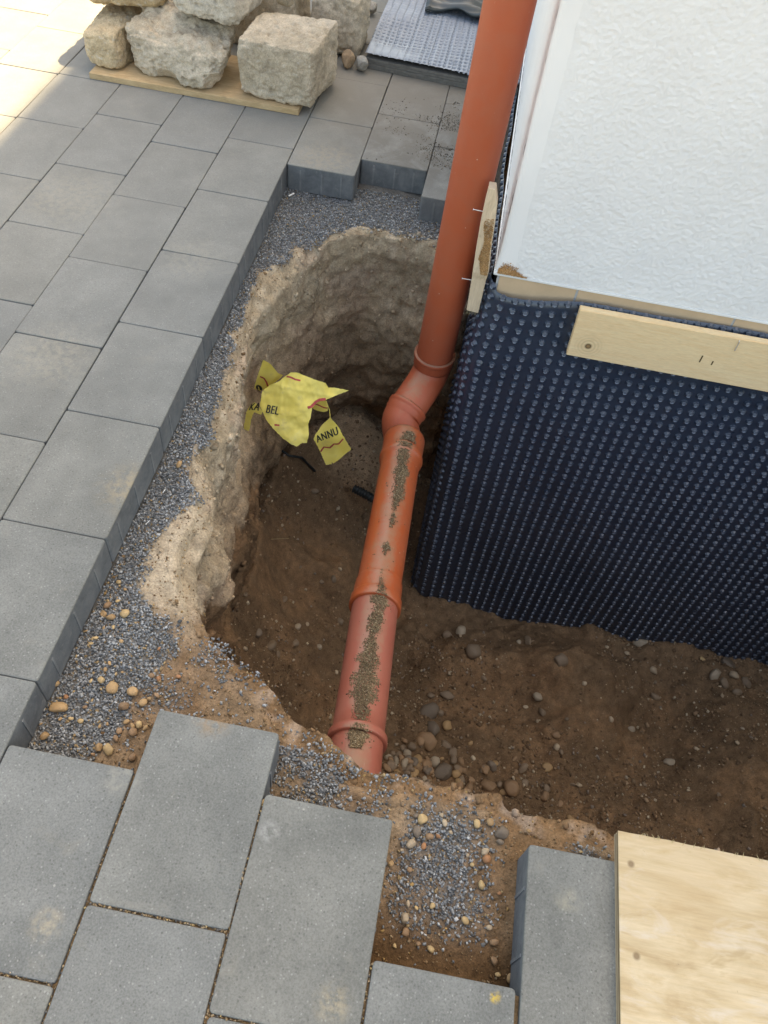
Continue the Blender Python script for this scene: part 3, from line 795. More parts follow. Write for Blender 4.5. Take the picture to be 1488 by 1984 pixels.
strat = fbm(x3, y3, zz * 3.2, 7, 4, 151); n4 = fbm(x3, y3, zz, 150, 2, 177)
dsp = amp * (0.034 * n1 + 0.0065 * n2 + 0.010 * strat + 0.0055 * n3 + 0.0032 * n4 + 0.003 * (ridg - 0.5)) * np.where(TT < 0, np.where(by < -1.6, 0.45, 1.0), 1.0)
dsp = dsp * np.where(TT < 0, 0.6, 0.45 + 0.55 * sstep(0.0, 0.10, dep))
x3 = x3 - ox * dsp; y3 = y3 - oy * dsp
zz = zz + np.where(TT < 0, 0.006 * n3 + 0.007 * n2, 0.006 * n3)
# colour: pale compacted layer above, dark earth below a ragged line
zb_line = np.interp(-by, [0.20, 0.45, 0.80, 1.00, 1.10, 1.24, 1.38, 1.48, 1.60, 1.70], [-0.86, -0.90, -0.66, -0.50, -0.42, -0.58, -0.46, -0.26, -0.19, -0.13])
zb_line = np.where((bx > 0.30) & (by > -0.5), -0.74, zb_line)
rag = fbm(x3, y3, 0, 7, 4, 201) * 0.10 + fbm(x3, y3, zz, 26, 3, 205) * 0.03
below = sstep(0.010, -0.012, zz - (zb_line + rag))
tn = fbm(x3, y3, zz, 8, 4, 221); tn2 = fbm(x3, y3, zz, 28, 3, 231)
cw = lerp(TAN * np.ones(bx.shape + (3,)), TAN2, sstep(-0.2, 0.5, tn2))
cw = lerp(cw, GREYTAN, sstep(0.08, 0.30, dep) * (0.55 + 0.35 * tn))
cw = lerp(cw, PINK, sstep(0.1, 0.6, tn) * 0.5)
cw = lerp(cw, np.array([0.22, 0.145, 0.086]), sstep(0.18, 0.50, dep + 0.10 * tn) * 0.85)  # deeper soil darker, with the recess's shade put into its colour
nearmix = sstep(-1.50, -1.64, by)
cw = lerp(cw, lerp(ORANGE * 1.10 * np.ones(bx.shape + (3,)), PINK * 0.95, sstep(0.15, 0.6, tn2) * (0.25 + 0.75 * np.exp(-((dep - 0.004) / 0.012) ** 2))), nearmix * 0.92)
cw = lerp(cw, ledge_color(x3, y3), np.where(TT < 0, sstep(0.25, 0.9, up), 0) * np.where(nearmix > 0.3, 1.0, 0.5))
cw = lerp(cw, lerp(BROWN * np.ones(bx.shape + (3,)), DARKB, sstep(-0.3, 0.3, tn)), below)
idx = np.arange(nS * nT).reshape(nT, nS)
q = np.stack([idx[:-1, :], np.roll(idx, -1, 1)[:-1, :], np.roll(idx, -1, 1)[1:, :], idx[1:, :]], -1).reshape(-1, 4)
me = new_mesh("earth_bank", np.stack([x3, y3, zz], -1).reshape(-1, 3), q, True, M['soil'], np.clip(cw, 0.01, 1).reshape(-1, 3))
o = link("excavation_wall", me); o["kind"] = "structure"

# floor
fx = np.arange(-0.20, 2.80, 0.0095); fy = np.arange(-2.05, 0.02, 0.0095)
X, Y = np.meshgrid(fx, fy)
Z = floor_z(X, Y)
n = fbm(X, Y, 0, 6, 4, 301); n2 = fbm(X, Y, 0, 40, 3, 311)
c = lerp(BROWN * np.ones(X.shape + (3,)), DARKB, sstep(-0.4, 0.4, n))
c = lerp(c, np.array([0.19, 0.122, 0.072]), sstep(0.15, 0.6, n2) * 0.45)
dryb = np.exp(-((Y + 0.62) / 0.16) ** 2) * (X > 0.62)
c = lerp(c, np.array([0.20, 0.13, 0.078]), dryb * 0.5)
c = lerp(c, GREYTAN * 0.9, np.exp(-((X - 0.30) / 0.2) ** 2 - ((Y + 0.27) / 0.10) ** 2) * 0.8)
idx = np.arange(X.size).reshape(X.shape)
q = np.stack([idx[:-1, :-1], idx[:-1, 1:], idx[1:, 1:], idx[1:, :-1]], -1).reshape(-1, 4)
me = new_mesh("trench_floor", np.stack([X, Y, Z], -1).reshape(-1, 3), q, True, M['soil'], np.clip(c, 0.01, 1).reshape(-1, 3))
o = link("trench_floor", me); o["kind"] = "structure"


# ---------------------------------------------------------------- loose grains, thousands at once
def grains(name, pts, size, cols, mat, seed=1, flat=0.6, sub=0):
    """joined mesh of angular chips: pts (n,3), size (n,), cols (n,3)"""
    r = np.random.default_rng(seed)
    n = len(pts)
    cube = np.array([(x, y, z) for z in (-1, 1) for y in (-1, 1) for x in (-1, 1)], float)
    F = np.array([(0, 2, 3, 1), (4, 5, 7, 6), (0, 1, 5, 4), (2, 6, 7, 3), (0, 4, 6, 2), (1, 3, 7, 5)])
    V = cube[None] * (1 + r.uniform(-0.45, 0.25, (n, 8, 3)))
    V = V * np.stack([r.uniform(0.7, 1.3, n), r.uniform(0.5, 1.0, n), r.uniform(0.35, 0.8, n) * flat / 0.6], 1)[:, None, :]
    # random rotation
    qn = r.normal(size=(n, 4)) * np.array([1, 0.55, 0.55, 1.0]); qn /= np.linalg.norm(qn, axis=1)[:, None]
    w_, x_, y_, z_ = qn.T
    R = np.stack([1 - 2 * (y_ ** 2 + z_ ** 2), 2 * (x_ * y_ - z_ * w_), 2 * (x_ * z_ + y_ * w_),
                  2 * (x_ * y_ + z_ * w_), 1 - 2 * (x_ ** 2 + z_ ** 2), 2 * (y_ * z_ - x_ * w_),
                  2 * (x_ * z_ - y_ * w_), 2 * (y_ * z_ + x_ * w_), 1 - 2 * (x_ ** 2 + y_ ** 2)], 1).reshape(n, 3, 3)
    V = np.einsum('nij,nkj->nki', R, V) * (size[:, None, None] * 0.5) + pts[:, None, :]
    Fq = (F[None] + (np.arange(n) * 8)[:, None, None]).reshape(-1, 4)
    C = np.repeat(cols, 8, 0)
    return new_mesh(name, V.reshape(-1, 3), Fq, False, mat, C)


def pick(r, table, weights, n, var=0.2):
    t = np.array(table)[r.choice(len(table), n, p=np.array(weights) / np.sum(weights))]
    return np.clip(t * r.uniform(1 - var, 1 + var, (n, 1)), 0.01, 0.9)


r = np.random.default_rng(3)
NG = 260000
gxx = r.uniform(0.0, 1.0, NG); gyy = r.uniform(-2.12, -0.02, NG)
keep = r.random(NG) < gravel_mask(gxx, gyy) * 0.95
gxx, gyy = gxx[keep], gyy[keep]
print("chips", len(gxx))
gz = ledge_z(gxx, gyy) + r.uniform(-0.001, 0.0045, len(gxx))
gs = r.uniform(0.0022, 0.0056, len(gxx)) * np.where(gyy > -0.6, 0.85, 1.0)
gc = pick(r, [(0.175, 0.182, 0.186), (0.25, 0.258, 0.262), (0.35, 0.36, 0.362), (0.11, 0.115, 0.118), (0.48, 0.485, 0.48), (0.36, 0.25, 0.13)],
          [34, 30, 15, 10, 3, 5], len(gxx))
o = link("gravel_bed", grains("gravel_bed", np.stack([gxx, gyy, gz], 1), gs, gc, M['chips'], 4)); o["kind"] = "stuff"

# crumbs of earth on the ledges and lip
NG = 22000
xx = r.uniform(0.0, 1.3, NG); yy = r.uniform(-2.12, -0.15, NG)
d_, in_ = seg_dist(xx, yy, RIM)
keep = (~in_) & (d_ < 0.30) & ((xx < 0.9) | (yy > -1.9)) & (yy < -0.2) & ((yy < -1.4) | (xx < 0.2) & (d_ < 0.06) | (yy > -0.3) & (d_ < 0.02))
xx, yy = xx[keep], yy[keep]
zz_ = ledge_z(xx, yy) + 0.001
cs = pick(r, [(0.24, 0.155, 0.085), (0.33, 0.24, 0.15), (0.17, 0.10, 0.05), (0.38, 0.24, 0.10)], [5, 3, 4, 1], len(xx))
sz = r.uniform(0.0012, 0.0042, len(xx)) * (1 + 1.2 * (r.random(len(xx)) > 0.97))
o = link("earth_crumbs", grains("earth_crumbs", np.stack([xx, yy, zz_], 1), sz, cs, M['sand'], 6)); o["kind"] = "stuff"

# crumbs and grit over the trench floor
NG = 90000
xx = r.uniform(-0.1, 2.6, NG); yy = r.uniform(-1.95, -0.1, NG)
cl = np.clip(0.45 + 0.9 * fbm(xx, yy, 0, 3.2, 3, 404), 0.06, 1)
keep = r.random(NG) < cl
xx, yy = xx[keep], yy[keep]
sz = 0.0020 + 0.0090 * r.random(len(xx)) ** 5 + 0.008 * (r.random(len(xx)) > 0.99)
cs = pick(r, [(0.23, 0.145, 0.085), (0.16, 0.10, 0.06), (0.31, 0.21, 0.13), (0.46, 0.37, 0.26), (0.26, 0.21, 0.17)], [34, 24, 16, 9, 6], len(xx))
o = link("floor_grit", grains("floor_grit", np.stack([xx, yy, floor_z(xx, yy) + sz * 0.15], 1), sz, cs, M['sand'], 8, 0.7)); o["kind"] = "stuff"

# clods sticking out of the pit wall
ii = r.choice(x3.size, 16000, replace=False)
sel = (T[ii // nS] > -0.9) & (zz.ravel()[ii] > -1.2) & (x3.ravel()[ii] < 1.5)
ii = ii[sel]
sz = 0.002 + 0.008 * r.random(len(ii)) ** 4 + 0.013 * r.random(len(ii)) ** 14
cc = np.clip(cw.reshape(-1, 3)[ii] * r.uniform(0.75, 1.35, (len(ii), 1)), 0.01, 0.9)
o = link("wall_crumbs", grains("wall_crumbs", np.stack([x3.ravel()[ii], y3.ravel()[ii], zz.ravel()[ii]], 1), sz, cc, M['sand'], 9, 0.8)); o["kind"] = "stuff"

# ---------------------------------------------------------------- pavers
PW, PL, PT = 0.2067, 0.300, 0.080


def paver_mesh(seed, w_=0.2032, l_=0.2965, t_=PT, ribs=True):
    r = random.Random(seed)
    b = Builder()
    n = 3; rc = 0.0055

    def outline(inset):
        o = []
        for (cx, cy, a0) in ((w_ / 2, l_ / 2, 0), (-w_ / 2, l_ / 2, 90), (-w_ / 2, -l_ / 2, 180), (w_ / 2, -l_ / 2, 270)):
            sx = 1 if cx > 0 else -1; sy = 1 if cy > 0 else -1
            for k in range(n):
                a = math.radians(a0 + 90 * k / (n - 1))
                o.append((cx - sx * rc + (rc - inset) * math.cos(a), cy - sy * rc + (rc - inset) * math.sin(a)))
        return o
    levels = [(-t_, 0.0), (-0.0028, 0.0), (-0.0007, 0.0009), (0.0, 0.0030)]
    jit = [(r.uniform(-.0004, .0004), r.uniform(-.0004, .0004)) for _ in range(4 * n)]
    V = []
    for z, ins in levels:
        for (p, j_) in zip(outline(ins), jit):
            V.append((p[0] + (j_[0] if z > -0.05 else 0), p[1] + (j_[1] if z > -0.05 else 0), z))
    m_ = 4 * n
    F = []
    for L in range(len(levels) - 1):
        for k in range(m_):
            F.append((L * m_ + k, L * m_ + (k + 1) % m_, (L + 1) * m_ + (k + 1) % m_, (L + 1) * m_ + k))
    b.add(V, F[:m_], 1); b.add(V, F[m_:])
    b.add(V, [tuple(range(3 * m_, 4 * m_)), tuple(range(m_))[::-1]])
    if ribs:   # small spacer ribs on the flanks
        for sy in (-0.33, -0.02, 0.29):
            for sx in (-1, 1):
                xa = sx * w_ / 2; xb = xa + sx * 0.0016
                b.box(min(xa, xb) - (0.0005 if sx > 0 else 0), max(xa, xb) + (0.0005 if sx < 0 else 0), sy * l_ - 0.0025, sy * l_ + 0.0025, -t_ + 0.002, -0.013, 0.0, 2)
        for sx in (-0.3, 0.02, 0.31):
            for sy in (-1, 1):
                ya = sy * l_ / 2; yb = ya + sy * 0.0016
                b.box(sx * w_ - 0.0025, sx * w_ + 0.0025, min(ya, yb) - (0.0005 if sy > 0 else 0), max(ya, yb) + (0.0005 if sy < 0 else 0), -t_ + 0.002, -0.013, 0.0, 2)
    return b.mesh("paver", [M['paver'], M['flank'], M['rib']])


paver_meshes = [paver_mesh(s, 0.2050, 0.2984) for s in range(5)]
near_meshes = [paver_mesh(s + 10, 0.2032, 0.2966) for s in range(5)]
pavement = empty("pavement"); pavement["kind"] = "structure"
rest = []
# columns run away from the eye (index 0 lies right of x = 0); joints of every column are shifted
PHASE = {-9: 0.1, -8: 0.0, -7: -0.1, -6: 0.0, -5: -0.1, -4: -0.0965, -3: 0.0012, -2: -0.0987, -1: 0.0, 0: -0.088, 1: 0.012, 2: -0.133, 3: 0.0, 4: -0.1}
# the six shifts that can be read off the photograph, seen from the near side of the hole
NEARPHASE = {0: -1.906, 1: -1.802, 2: -1.902, 3: -2.097, 4: -1.897, 5: -1.90}
pr = random.Random(21)


def place_paver(cx, cy, seen, tilt=(0, 0, 0), dz=0.0):
    if seen:
        o = bpy.data.objects.new("paver", pr.choice(near_meshes if cy < -1.85 and cx > -0.05 else paver_meshes)); COL.objects.link(o); o.parent = pavement
        o.location = (cx + pr.uniform(-.0006, .0006), cy + pr.uniform(-.0006, .0006), dz + pr.uniform(-.0012, .0008))
        o.rotation_euler = (tilt[0] + pr.uniform(-.002, .002), tilt[1] + pr.uniform(-.002, .002), tilt[2] + pr.uniform(-.0025, .0025))
    else:
        rest.append((cx, cy))


def in_view(cx, cy):
    for dx in (-0.11, 0, 0.11):
        for dy in (-0.15, 0, 0.15):
            v = Vector((cx + dx - EYE[0], cy + dy - EYE[1], -EYE[2]))
            z = v.dot(Vector(FWD))
            if z <= 0.05: continue
            u = v.dot(Vector(RIGHT)) / z * 1546; w_ = v.dot(Vector(DOWN)) / z * 1546
            if abs(u) < 760 and abs(w_) < 1010: return True
    return False


for c_ in range(-17, 18):
    x = (c_ + 0.5) * PW
    ph = PHASE.get(c_, (c_ * 0.1) % 0.3)
    for k_ in range(-14, 15):
        y = ph + (k_ + 0.5) * PL
        if abs(y) > 4.35: continue
        if c_ < 0:
            if c_ >= -1 and y < -6: continue
            place_paver(x, y, in_view(x, y))
        elif c_ <= 2:
            if y > 0:
                place_paver(x, y, in_view(x, y) and not (c_ == 2 and y > 1.4))
        if c_ == 3 and False: pass
    if c_ >= 0:
        y = NEARPHASE.get(c_, -1.90) - PL / 2
        while y > -4.3:
            if not (c_ == 3 and y > -2.09):
                place_paver(x + (0.0 if c_ < 4 else 0.004), y, in_view(x, y))
            y -= PL
# the paver front edge across the far side of the hole is covered by the stones above; the rest of the yard as one mesh
b = Builder()
for (cx, cy) in rest:
    b.box(cx - 0.1014, cx + 0.1014, cy - 0.1482, cy + 0.1482, -0.08, -0.0006)
o = link("outer_pavers", b.mesh("outer_pavers", M['paver']), pavement); o["kind"] = "stuff"

# sand swept into the joints
jm = make_attr_mat("joint_sand", 0.95, 300, 0.002, 0.3)
b = Builder()
strips = [(-3.5, -0.006, -4.2, 4.2, -0.013), (0.004, 0.200, -0.075, 4.2, -0.013), (0.212, 0.408, 0.022, 4.2, -0.011), (0.42, 0.64, -0.12, 4.2, -0.010),
          (0.004, 0.200, -4.2, -1.914, -0.009), (0.212, 0.408, -4.2, -1.810, -0.007), (0.420, 0.614, -4.2, -1.910, -0.007),
          (0.626, 0.824, -4.2, -2.105, -0.008), (0.836, 3.5, -4.2, -1.912, -0.009),
          (0.196, 0.216, -4.2, -1.914, -0.008), (0.404, 0.424, -4.2, -1.912, -0.007), (0.610, 0.630, -4.2, -2.105, -0.008),
          (-0.010, 0.008, -4.2, -1.914, -0.012), (0.820, 0.840, -4.2, -2.105, -0.010), (0.196, 0.216, 0.022, 4.2, -0.013), (0.404, 0.424, 0.022, 4.2, -0.010)]
cols = []
for (xa, xb, ya, yb, z) in strips:
    n0 = len(b.v)
    b.add([(xa, ya, z), (xb, ya, z), (xb, yb, z), (xa, yb, z)], [(0, 1, 2, 3)])
    far = ya > -1
    cols += [(0.060, 0.055, 0.048) if xa < 0 else ((0.075, 0.066, 0.055) if far else (0.17, 0.115, 0.065))] * 4
o = link("joint_sand", new_mesh("joint_sand", b.v, b.f, False, jm, np.array(cols)), pavement); o["kind"] = "stuff"
# grit spilled in the near joints
xs, ys = [], []
for xj, ya, yb, n_ in ((0.2067, -2.3, -1.92, 90), (0.4134, -2.3, -1.92, 200), (0.620, -2.3, -2.1, 60), (0.0, -2.3, -1.92, 40)):
    xs += list(r.normal(xj, 0.0011, n_)); ys += list(r.uniform(ya, yb, n_))
for yj, xa, xb, n_ in ((-2.102, 0.21, 0.41, 190), (-2.202, 0.42, 0.61, 120), (-2.206, 0.01, 0.2, 80)):
    xs += list(r.uniform(xa, xb, n_)); ys += list(r.normal(yj, 0.0011, n_))
xs = np.array(xs); ys = np.array(ys)
cs = pick(r, [(0.24, 0.17, 0.10), (0.36, 0.27, 0.17), (0.45, 0.33, 0.16), (0.13, 0.12, 0.11)], [5, 3, 1, 3], len(xs))
o = link("joint_grit", grains("joint_grit", np.stack([xs, ys, r.uniform(-.006, -.002, len(xs))], 1), r.uniform(0.0015, 0.0036, len(xs)), cs, M['sand'], 12), pavement); o["kind"] = "stuff"


# ---------------------------------------------------------------- pebbles and stones one by one
def ico(sub=2):
    bm = bmesh.new(); bmesh.ops.create_icosphere(bm, subdivisions=sub, radius=1.0)
    V = np.array([v.co[:] for v in bm.verts]); F = np.array([[v.index for v in f.verts] for f in bm.faces]); bm.free()
    return V, F


ICO = {s: ico(s) for s in (1, 2, 3, 4)}
PCOL = [(0.62, 0.43, 0.21), (0.47, 0.29, 0.135), (0.33, 0.195, 0.105), (0.46, 0.20, 0.085), (0.165, 0.135, 0.108), (0.50, 0.39, 0.27), (0.22, 0.16, 0.11), (0.40, 0.33, 0.245)]
PNAME = ["pale ochre", "ochre", "brown", "rusty orange", "dark grey-brown", "cream", "earthy brown", "dusty beige"]


def stone_mesh(seed, col, angular=0.35, sub=2, flat=0.62):
    r = np.random.default_rng(seed)
    V, F = ICO[sub]
    V = V.copy()
    # cut facets
    for _ in range(int(4 + 10 * angular)):
        nrm = r.normal(size=3); nrm /= np.linalg.norm(nrm)
        h = r.uniform(0.62, 0.92)
        d = V @ nrm - h
        V = V - np.where(d > 0, d, 0)[:, None] * nrm * (0.55 + 0.45 * angular)
    V = V * np.array([1.0, r.uniform(0.62, 0.92), r.uniform(flat - 0.12, flat + 0.12)])
    V = V * (1 + 0.10 * vnoise(V[:, 0] * 1.9 + seed, V[:, 1] * 1.9, V[:, 2] * 1.9, seed))[:, None]
    c = np.tile(np.array(col) * r.uniform(0.82, 1.18), (len(V), 1))
    return new_mesh("stone", V, F, angular < 0.5, M['pebble'], c)


def where_ledge(x, y):
    if x > 0.6: return None
    return None


def place_words(x, y):
    if y > -0.62 or (x > 0.62 and y > -0.80): return "close under the black membrane"
    if x < 0.50: return "in the pit left of the orange drain"
    if y < -1.30: return "beside the near bank"
    if x > 1.45: return "towards the right end of the trench"
    if x > 1.0: return "in the middle of the trench floor"
    return "on the trench floor just right of the drain"


def gravel_words(x, y):
    if y < -1.83: return "low on the gravel left of the hole"
    if y < -1.76: return "in the row across the gravel, level with the protruding paver"
    if x < 0.05: return "on the gravel close to the left pavers"
    return "on the gravel, middle of the strip left of the hole"


def pocket_words(x, y):
    v = "far" if y > -1.90 else ("near" if y < -2.0 else "middle")
    h = "left" if x < 0.69 else ("right" if x > 0.76 else "centre")
    return "at the %s %s of the missing paver's pocket" % (v, h)


def size_word(r_): return "largish" if r_ > 0.0095 else ("small" if r_ > 0.0055 else "tiny")


def put_stone(x, y, rad, ci, zf, i, name, label, cat, group, sink=0.25):
    me = stone_mesh(1000 + i, PCOL[ci], 0.25 + 0.6 * ((i * 7) % 5) / 5, 3 if rad > 0.007 else 2)
    rr = max(rad * 1.12, 0.0030)
    z = float(zf(np.array([x]), np.array([y]))[0]) + rr * (0.62 - sink) + (0.0035 if zf is ledge_z else 0.001)
    o = link(name, me, None, (x, y, z), (random.uniform(-.4, .4), random.uniform(-.4, .4), random.uniform(0, 6.28)), (rr * 1.12,) * 3)
    return thing(o, label, cat, group)


SPECIAL_L = {18: "largest ochre stone on the grey gravel near the left paver edge", 15: "rounded ochre stone, larger of the upper pair on the gravel",
             16: "angular ochre stone on the gravel just right of the rounded one", 19: "faceted brown stone on the gravel below the upper ochre pair",
             3: "pale flat yellow pebble on gravel, right one of a loose cluster", 14: "upright pale yellow chip on gravel above the large ochre stone",
             20: "ochre pebble on the gravel beside the corner of the protruding paver", 23: "oval brown pebble low on the gravel near the bottom left pavers",
             17: "ochre pebble lying close to the side of the left pavers", 28: "flat pale ochre pebble at the edge of the brown earth by the pavers",
             27: "ochre pebble left of the flat pale one at the gravel's lower edge", 51: "long brown pebble sunk in earth beside the protruding paver"}
for i, (x, y, rad, ci) in enumerate(LEDGE_PEBBLES):
    if i in SPECIAL_L: lab, grp = SPECIAL_L[i], "ochre pebbles strewn on the gravel left of the hole"
    else: lab, grp = "%s %s pebble %s" % (size_word(rad), PNAME[ci], gravel_words(x, y)), "ochre pebbles strewn on the gravel left of the hole"
    put_stone(x, y, rad * 0.9, ci, ledge_z, i, "pebble", lab, "pebble", grp)
# single pebble higher up the gravel strip
put_stone(0.04, -1.225, 0.0075, 1, ledge_z, 400, "pebble", "lone ochre pebble high on the gravel strip beside the pavers", "pebble", None)
put_stone(0.4125, -1.915, 0.0045, 0, lambda a, b_: a * 0 - 0.012, 401, "pebble", "tiny yellow pebble stuck in the joint between two near pavers", "pebble", None)
SPECIAL_P = {0: "bright yellow pebble, largest in the pocket of the missing paver", 1: "cream round pebble right of the bright yellow one in the pocket",
             2: "oval tan pebble at the top middle of the missing paver pocket", 3: "orange round pebble at the upper right of the pocket gravel",
             4: "flat dark brown-grey pebble at the pocket's right near the standing paver", 12: "tall narrow cream pebble in the middle of the pocket",
             7: "small rusty orange pebble below the bright yellow one", 14: "cream angular pebble at the lower left of the pocket",
             17: "pale pebble lying on brown earth at the bottom of the pocket", 23: "ochre pebble in the bottom right corner of the pocket"}
for i, (x, y, rad, ci) in enumerate(POCKET_PEBBLES):
    lab = SPECIAL_P.get(i, "%s %s pebble %s" % (size_word(rad), PNAME[ci], pocket_words(x, y)))
    put_stone(x, y, rad * 0.82, ci, ledge_z, 100 + i, "pebble", lab, "pebble", "pebbles in the pocket of the missing paver")
SPECIAL_F = {22: "largest reddish stone on the trench floor just right of the lower pipe", 23: "dark blocky stone above the reddish one beside the pipe",
             0: "grey pebble upright on the dirt below the membrane's left corner", 1: "flat pale pebble lying right of the upright grey one under the membrane",
             17: "beige corner-shaped chip lying alone on the brown trench floor", 27: "yellow-brown round pebble in the cluster near the trench's near edge",
             5: "flat beige stone tucked against the bottom edge of the membrane", 8: "dark stone on top of the small stone heap at right under the membrane",
             7: "beige stone left in the small heap at right under the membrane", 21: "ochre upright pebble above the reddish stone beside the pipe"}
for i, (x, y, rad, ci) in enumerate(FLOOR_STONES):
    lab = SPECIAL_F.get(i, "%s %s stone %s" % (size_word(rad), PNAME[ci], place_words(x, y)))
    put_stone(x, y, rad * 1.05, ci, floor_z, 200 + i, "stone", lab, "stone", "stones on the trench floor", 0.35)

# more of the loose stones gathered at the foot of the near bank, beside the drain
kx = random.Random(77)
for i in range(84):
    x = 0.64 + abs(kx.gauss(0, 0.22)); y = -1.295 + kx.gauss(0, 0.032) * (1.2 if x < 0.9 else 1.8)
    ci = kx.choice([2, 2, 6, 6, 6, 4, 1, 7]); rr_ = kx.uniform(0.006, 0.0165)
    put_stone(x, y, rr_, ci, floor_z, 300 + i, "stone", "%s %s stone at the foot of the near bank, %s" % (size_word(rr_), PNAME[ci], "close to the drain" if x < 0.76 else ("well right of the drain" if x < 0.95 else "furthest from the drain")), "stone", "loose stones at the foot of the near bank", 0.3)
for i in range(46):
    x = kx.uniform(0.25, 1.9); y = kx.uniform(-1.40, -0.66)
    if x < 0.6 and y > -0.7: continue
    ci = kx.choice([2, 6, 6, 7, 5, 6]); rr_ = kx.uniform(0.0035, 0.009)
    put_stone(x, y, rr_, ci, floor_z, 480 + i, "stone", "%s %s stone lying %s" % (size_word(rr_), PNAME[ci], place_words(x, y)), "stone", "small stones scattered over the trench floor", 0.3)

# ---------------------------------------------------------------- house
house = empty("house", (0.655, -0.526, 0))
thing(house, "white plastered house corner above the black dimpled membrane", "house")
HX, HY, HH = 0.655, -0.526, 4.88


def hpart(name, me): return link(name, me, house, (-0.655, 0.526, 0))


WB = 0.060                                 # lower edge of the plaster
# front face: fine relief near the corner
gxs = np.r_[np.linspace(0.696, 1.75, 400), np.linspace(1.8, 8.0, 20)]
gzs = np.r_[np.linspace(WB + 0.002, 0.95, 340), np.linspace(1.0, HH, 30)]
X, Zg = np.meshgrid(gxs, gzs)
rel = 0.0004 * np.clip(fbm(X, 0, Zg * 1.4, 75, 4, 501), -0.7, 0.9) + 0.0006 * fbm(X, 0, Zg, 190, 2, 511)
fade = sstep(0.696, 0.716, X + 0.006 * fbm(X, 0, Zg, 25, 3, 521))
low = 1 - sstep(WB + 0.0, WB + 0.03, Zg)
Yg = HY - (0.0022 + rel) * fade - 0.0
idx = np.arange(X.size).reshape(X.shape)
q = np.stack([idx[:-1, :-1], idx[:-1, 1:], idx[1:, 1:], idx[1:, :-1]], -1).reshape(-1, 4)
hpart("front_plaster", new_mesh("front_plaster", np.stack([X, Yg, Zg], -1).reshape(-1, 3), q, True, M['plaster']))
# rounded smooth corner strip
prof = [(0.700, HY + 0.0005), (0.690, HY - 0.001), (0.672, HY - 0.0016), (0.664, HY - 0.0005), (0.6585, HY + 0.003), (0.6555, HY + 0.0085), (0.6550, HY + 0.016),
        (0.6562, HY + 0.030), (0.6562, HY + 0.045)]
zs = np.r_[np.linspace(WB, 1.0, 40), np.linspace(1.2, HH, 12)]
V = []; F = []
for z in zs:
    for (a_, b_) in prof:
        wv = 0.0006 * math.sin(z * 9) + 0.0008 * float(vnoise(np.array([z * 25]), np.array([a_ * 60]), 0, 7)[0])
        flare = -0.004 * math.exp(-(z - WB) / 0.05)
        V.append((a_ + wv + flare * (1 if b_ > HY + 0.004 else 0.0), b_ + (flare if b_ < HY + 0.004 else 0) * 0.4, z))
n_ = len(prof)
for i in range(len(zs) - 1):
    for j in range(n_ - 1):
        F.append((i * n_ + j, i * n_ + j + 1, (i + 1) * n_ + j + 1, (i + 1) * n_ + j))
hpart("corner_strip", new_mesh("corner_strip", V, F, True, M['plaster_smooth']))
# west face
ys_ = np.r_[np.linspace(HY + 0.045, 0.9, 160), np.linspace(1.0, 9.5, 16)]; zs2 = np.r_[np.linspace(WB, 1.0, 110), np.linspace(1.1, HH, 12)]
Yw, Zw = np.meshgrid(ys_, zs2)
Xw = 0.656 - 0.0012 * fbm(0 * Yw, Yw, Zw, 70, 3, 541)
idx = np.arange(Yw.size).reshape(Yw.shape)
q = np.stack([idx[:-1, :-1], idx[1:, :-1], idx[1:, 1:], idx[:-1, 1:]], -1).reshape(-1, 4)
hpart("west_plaster", new_mesh("west_plaster", np.stack([Xw, Yw, Zw], -1).reshape(-1, 3), q, True, M['plaster']))
# body of the house, foundation and eaves
b = Builder()
b.box(0.662, 8.0, HY + 0.006, 9.5, WB + 0.001, HH - 0.001)
hpart("wall_core", b.mesh("wall_core", M['plaster_smooth']))
b = Builder(); b.box(0.668, 7.99, HY + 0.010, 9.49, -1.75, WB)
hpart("foundation", b.mesh("foundation", M['grout']))
b = Builder(); b.box(0.64, 8.05, HY - 0.02, 9.55, HH, HH + 0.12)
hpart("roof_slab", b.mesh("roof_slab", M['grout']))
# white drip bead
b = Builder(); b.box(0.6535, 8.0, HY - 0.0045, HY + 0.0055, WB - 0.0045, WB + 0.0015, 0.0008)
b.box(0.6505, 0.6545, HY - 0.003, 9.5, WB - 0.0045, WB + 0.0015)
hpart("drip_bead", b.mesh("drip_bead", M['bead']))
# plinth tiles with joints
edges = [0.668, 0.870, 1.275, 1.68, 2.085, 2.49, 2.9]
for i in range(len(edges) - 1):
    b = Builder(); b.box(edges[i] + (0.003 if i else 0.0), edges[i + 1] - 0.003, HY - 0.0005, HY + 0.009, -0.11, WB - 0.006, 0.0012)
    hpart("plinth_tile", b.mesh("plinth_tile", M['tile']))
b = Builder(); b.box(0.662, 2.9, HY + 0.0012, HY + 0.0095, -0.108, WB - 0.0075)
hpart("tile_joint", b.mesh("tile_joint", M['grout']))

# sandy stain on the plaster at the corner foot
ns = 2400
xs = 0.660 + np.abs(r.normal(0, 0.030, ns)); zs_ = WB + 0.003 + np.abs(r.normal(0, 1, ns)) * 0.012 * np.exp(-((xs - 0.685) / 0.03) ** 2)
k_ = xs < 0.735
pts = np.stack([xs[k_], np.full(k_.sum(), HY - 0.0045) - r.uniform(0, .0015, k_.sum()), zs_[k_]], 1)
cs = pick(r, [(0.50, 0.27, 0.115), (0.38, 0.20, 0.085), (0.56, 0.35, 0.18)], [4, 3, 2], len(pts))
o = link("sand_smear", grains("sand_smear", pts, r.uniform(0.001, 0.0026, len(pts)), cs, M['sand'], 31), house, (-0.655, 0.526, 0)); o["kind"] = "stuff"

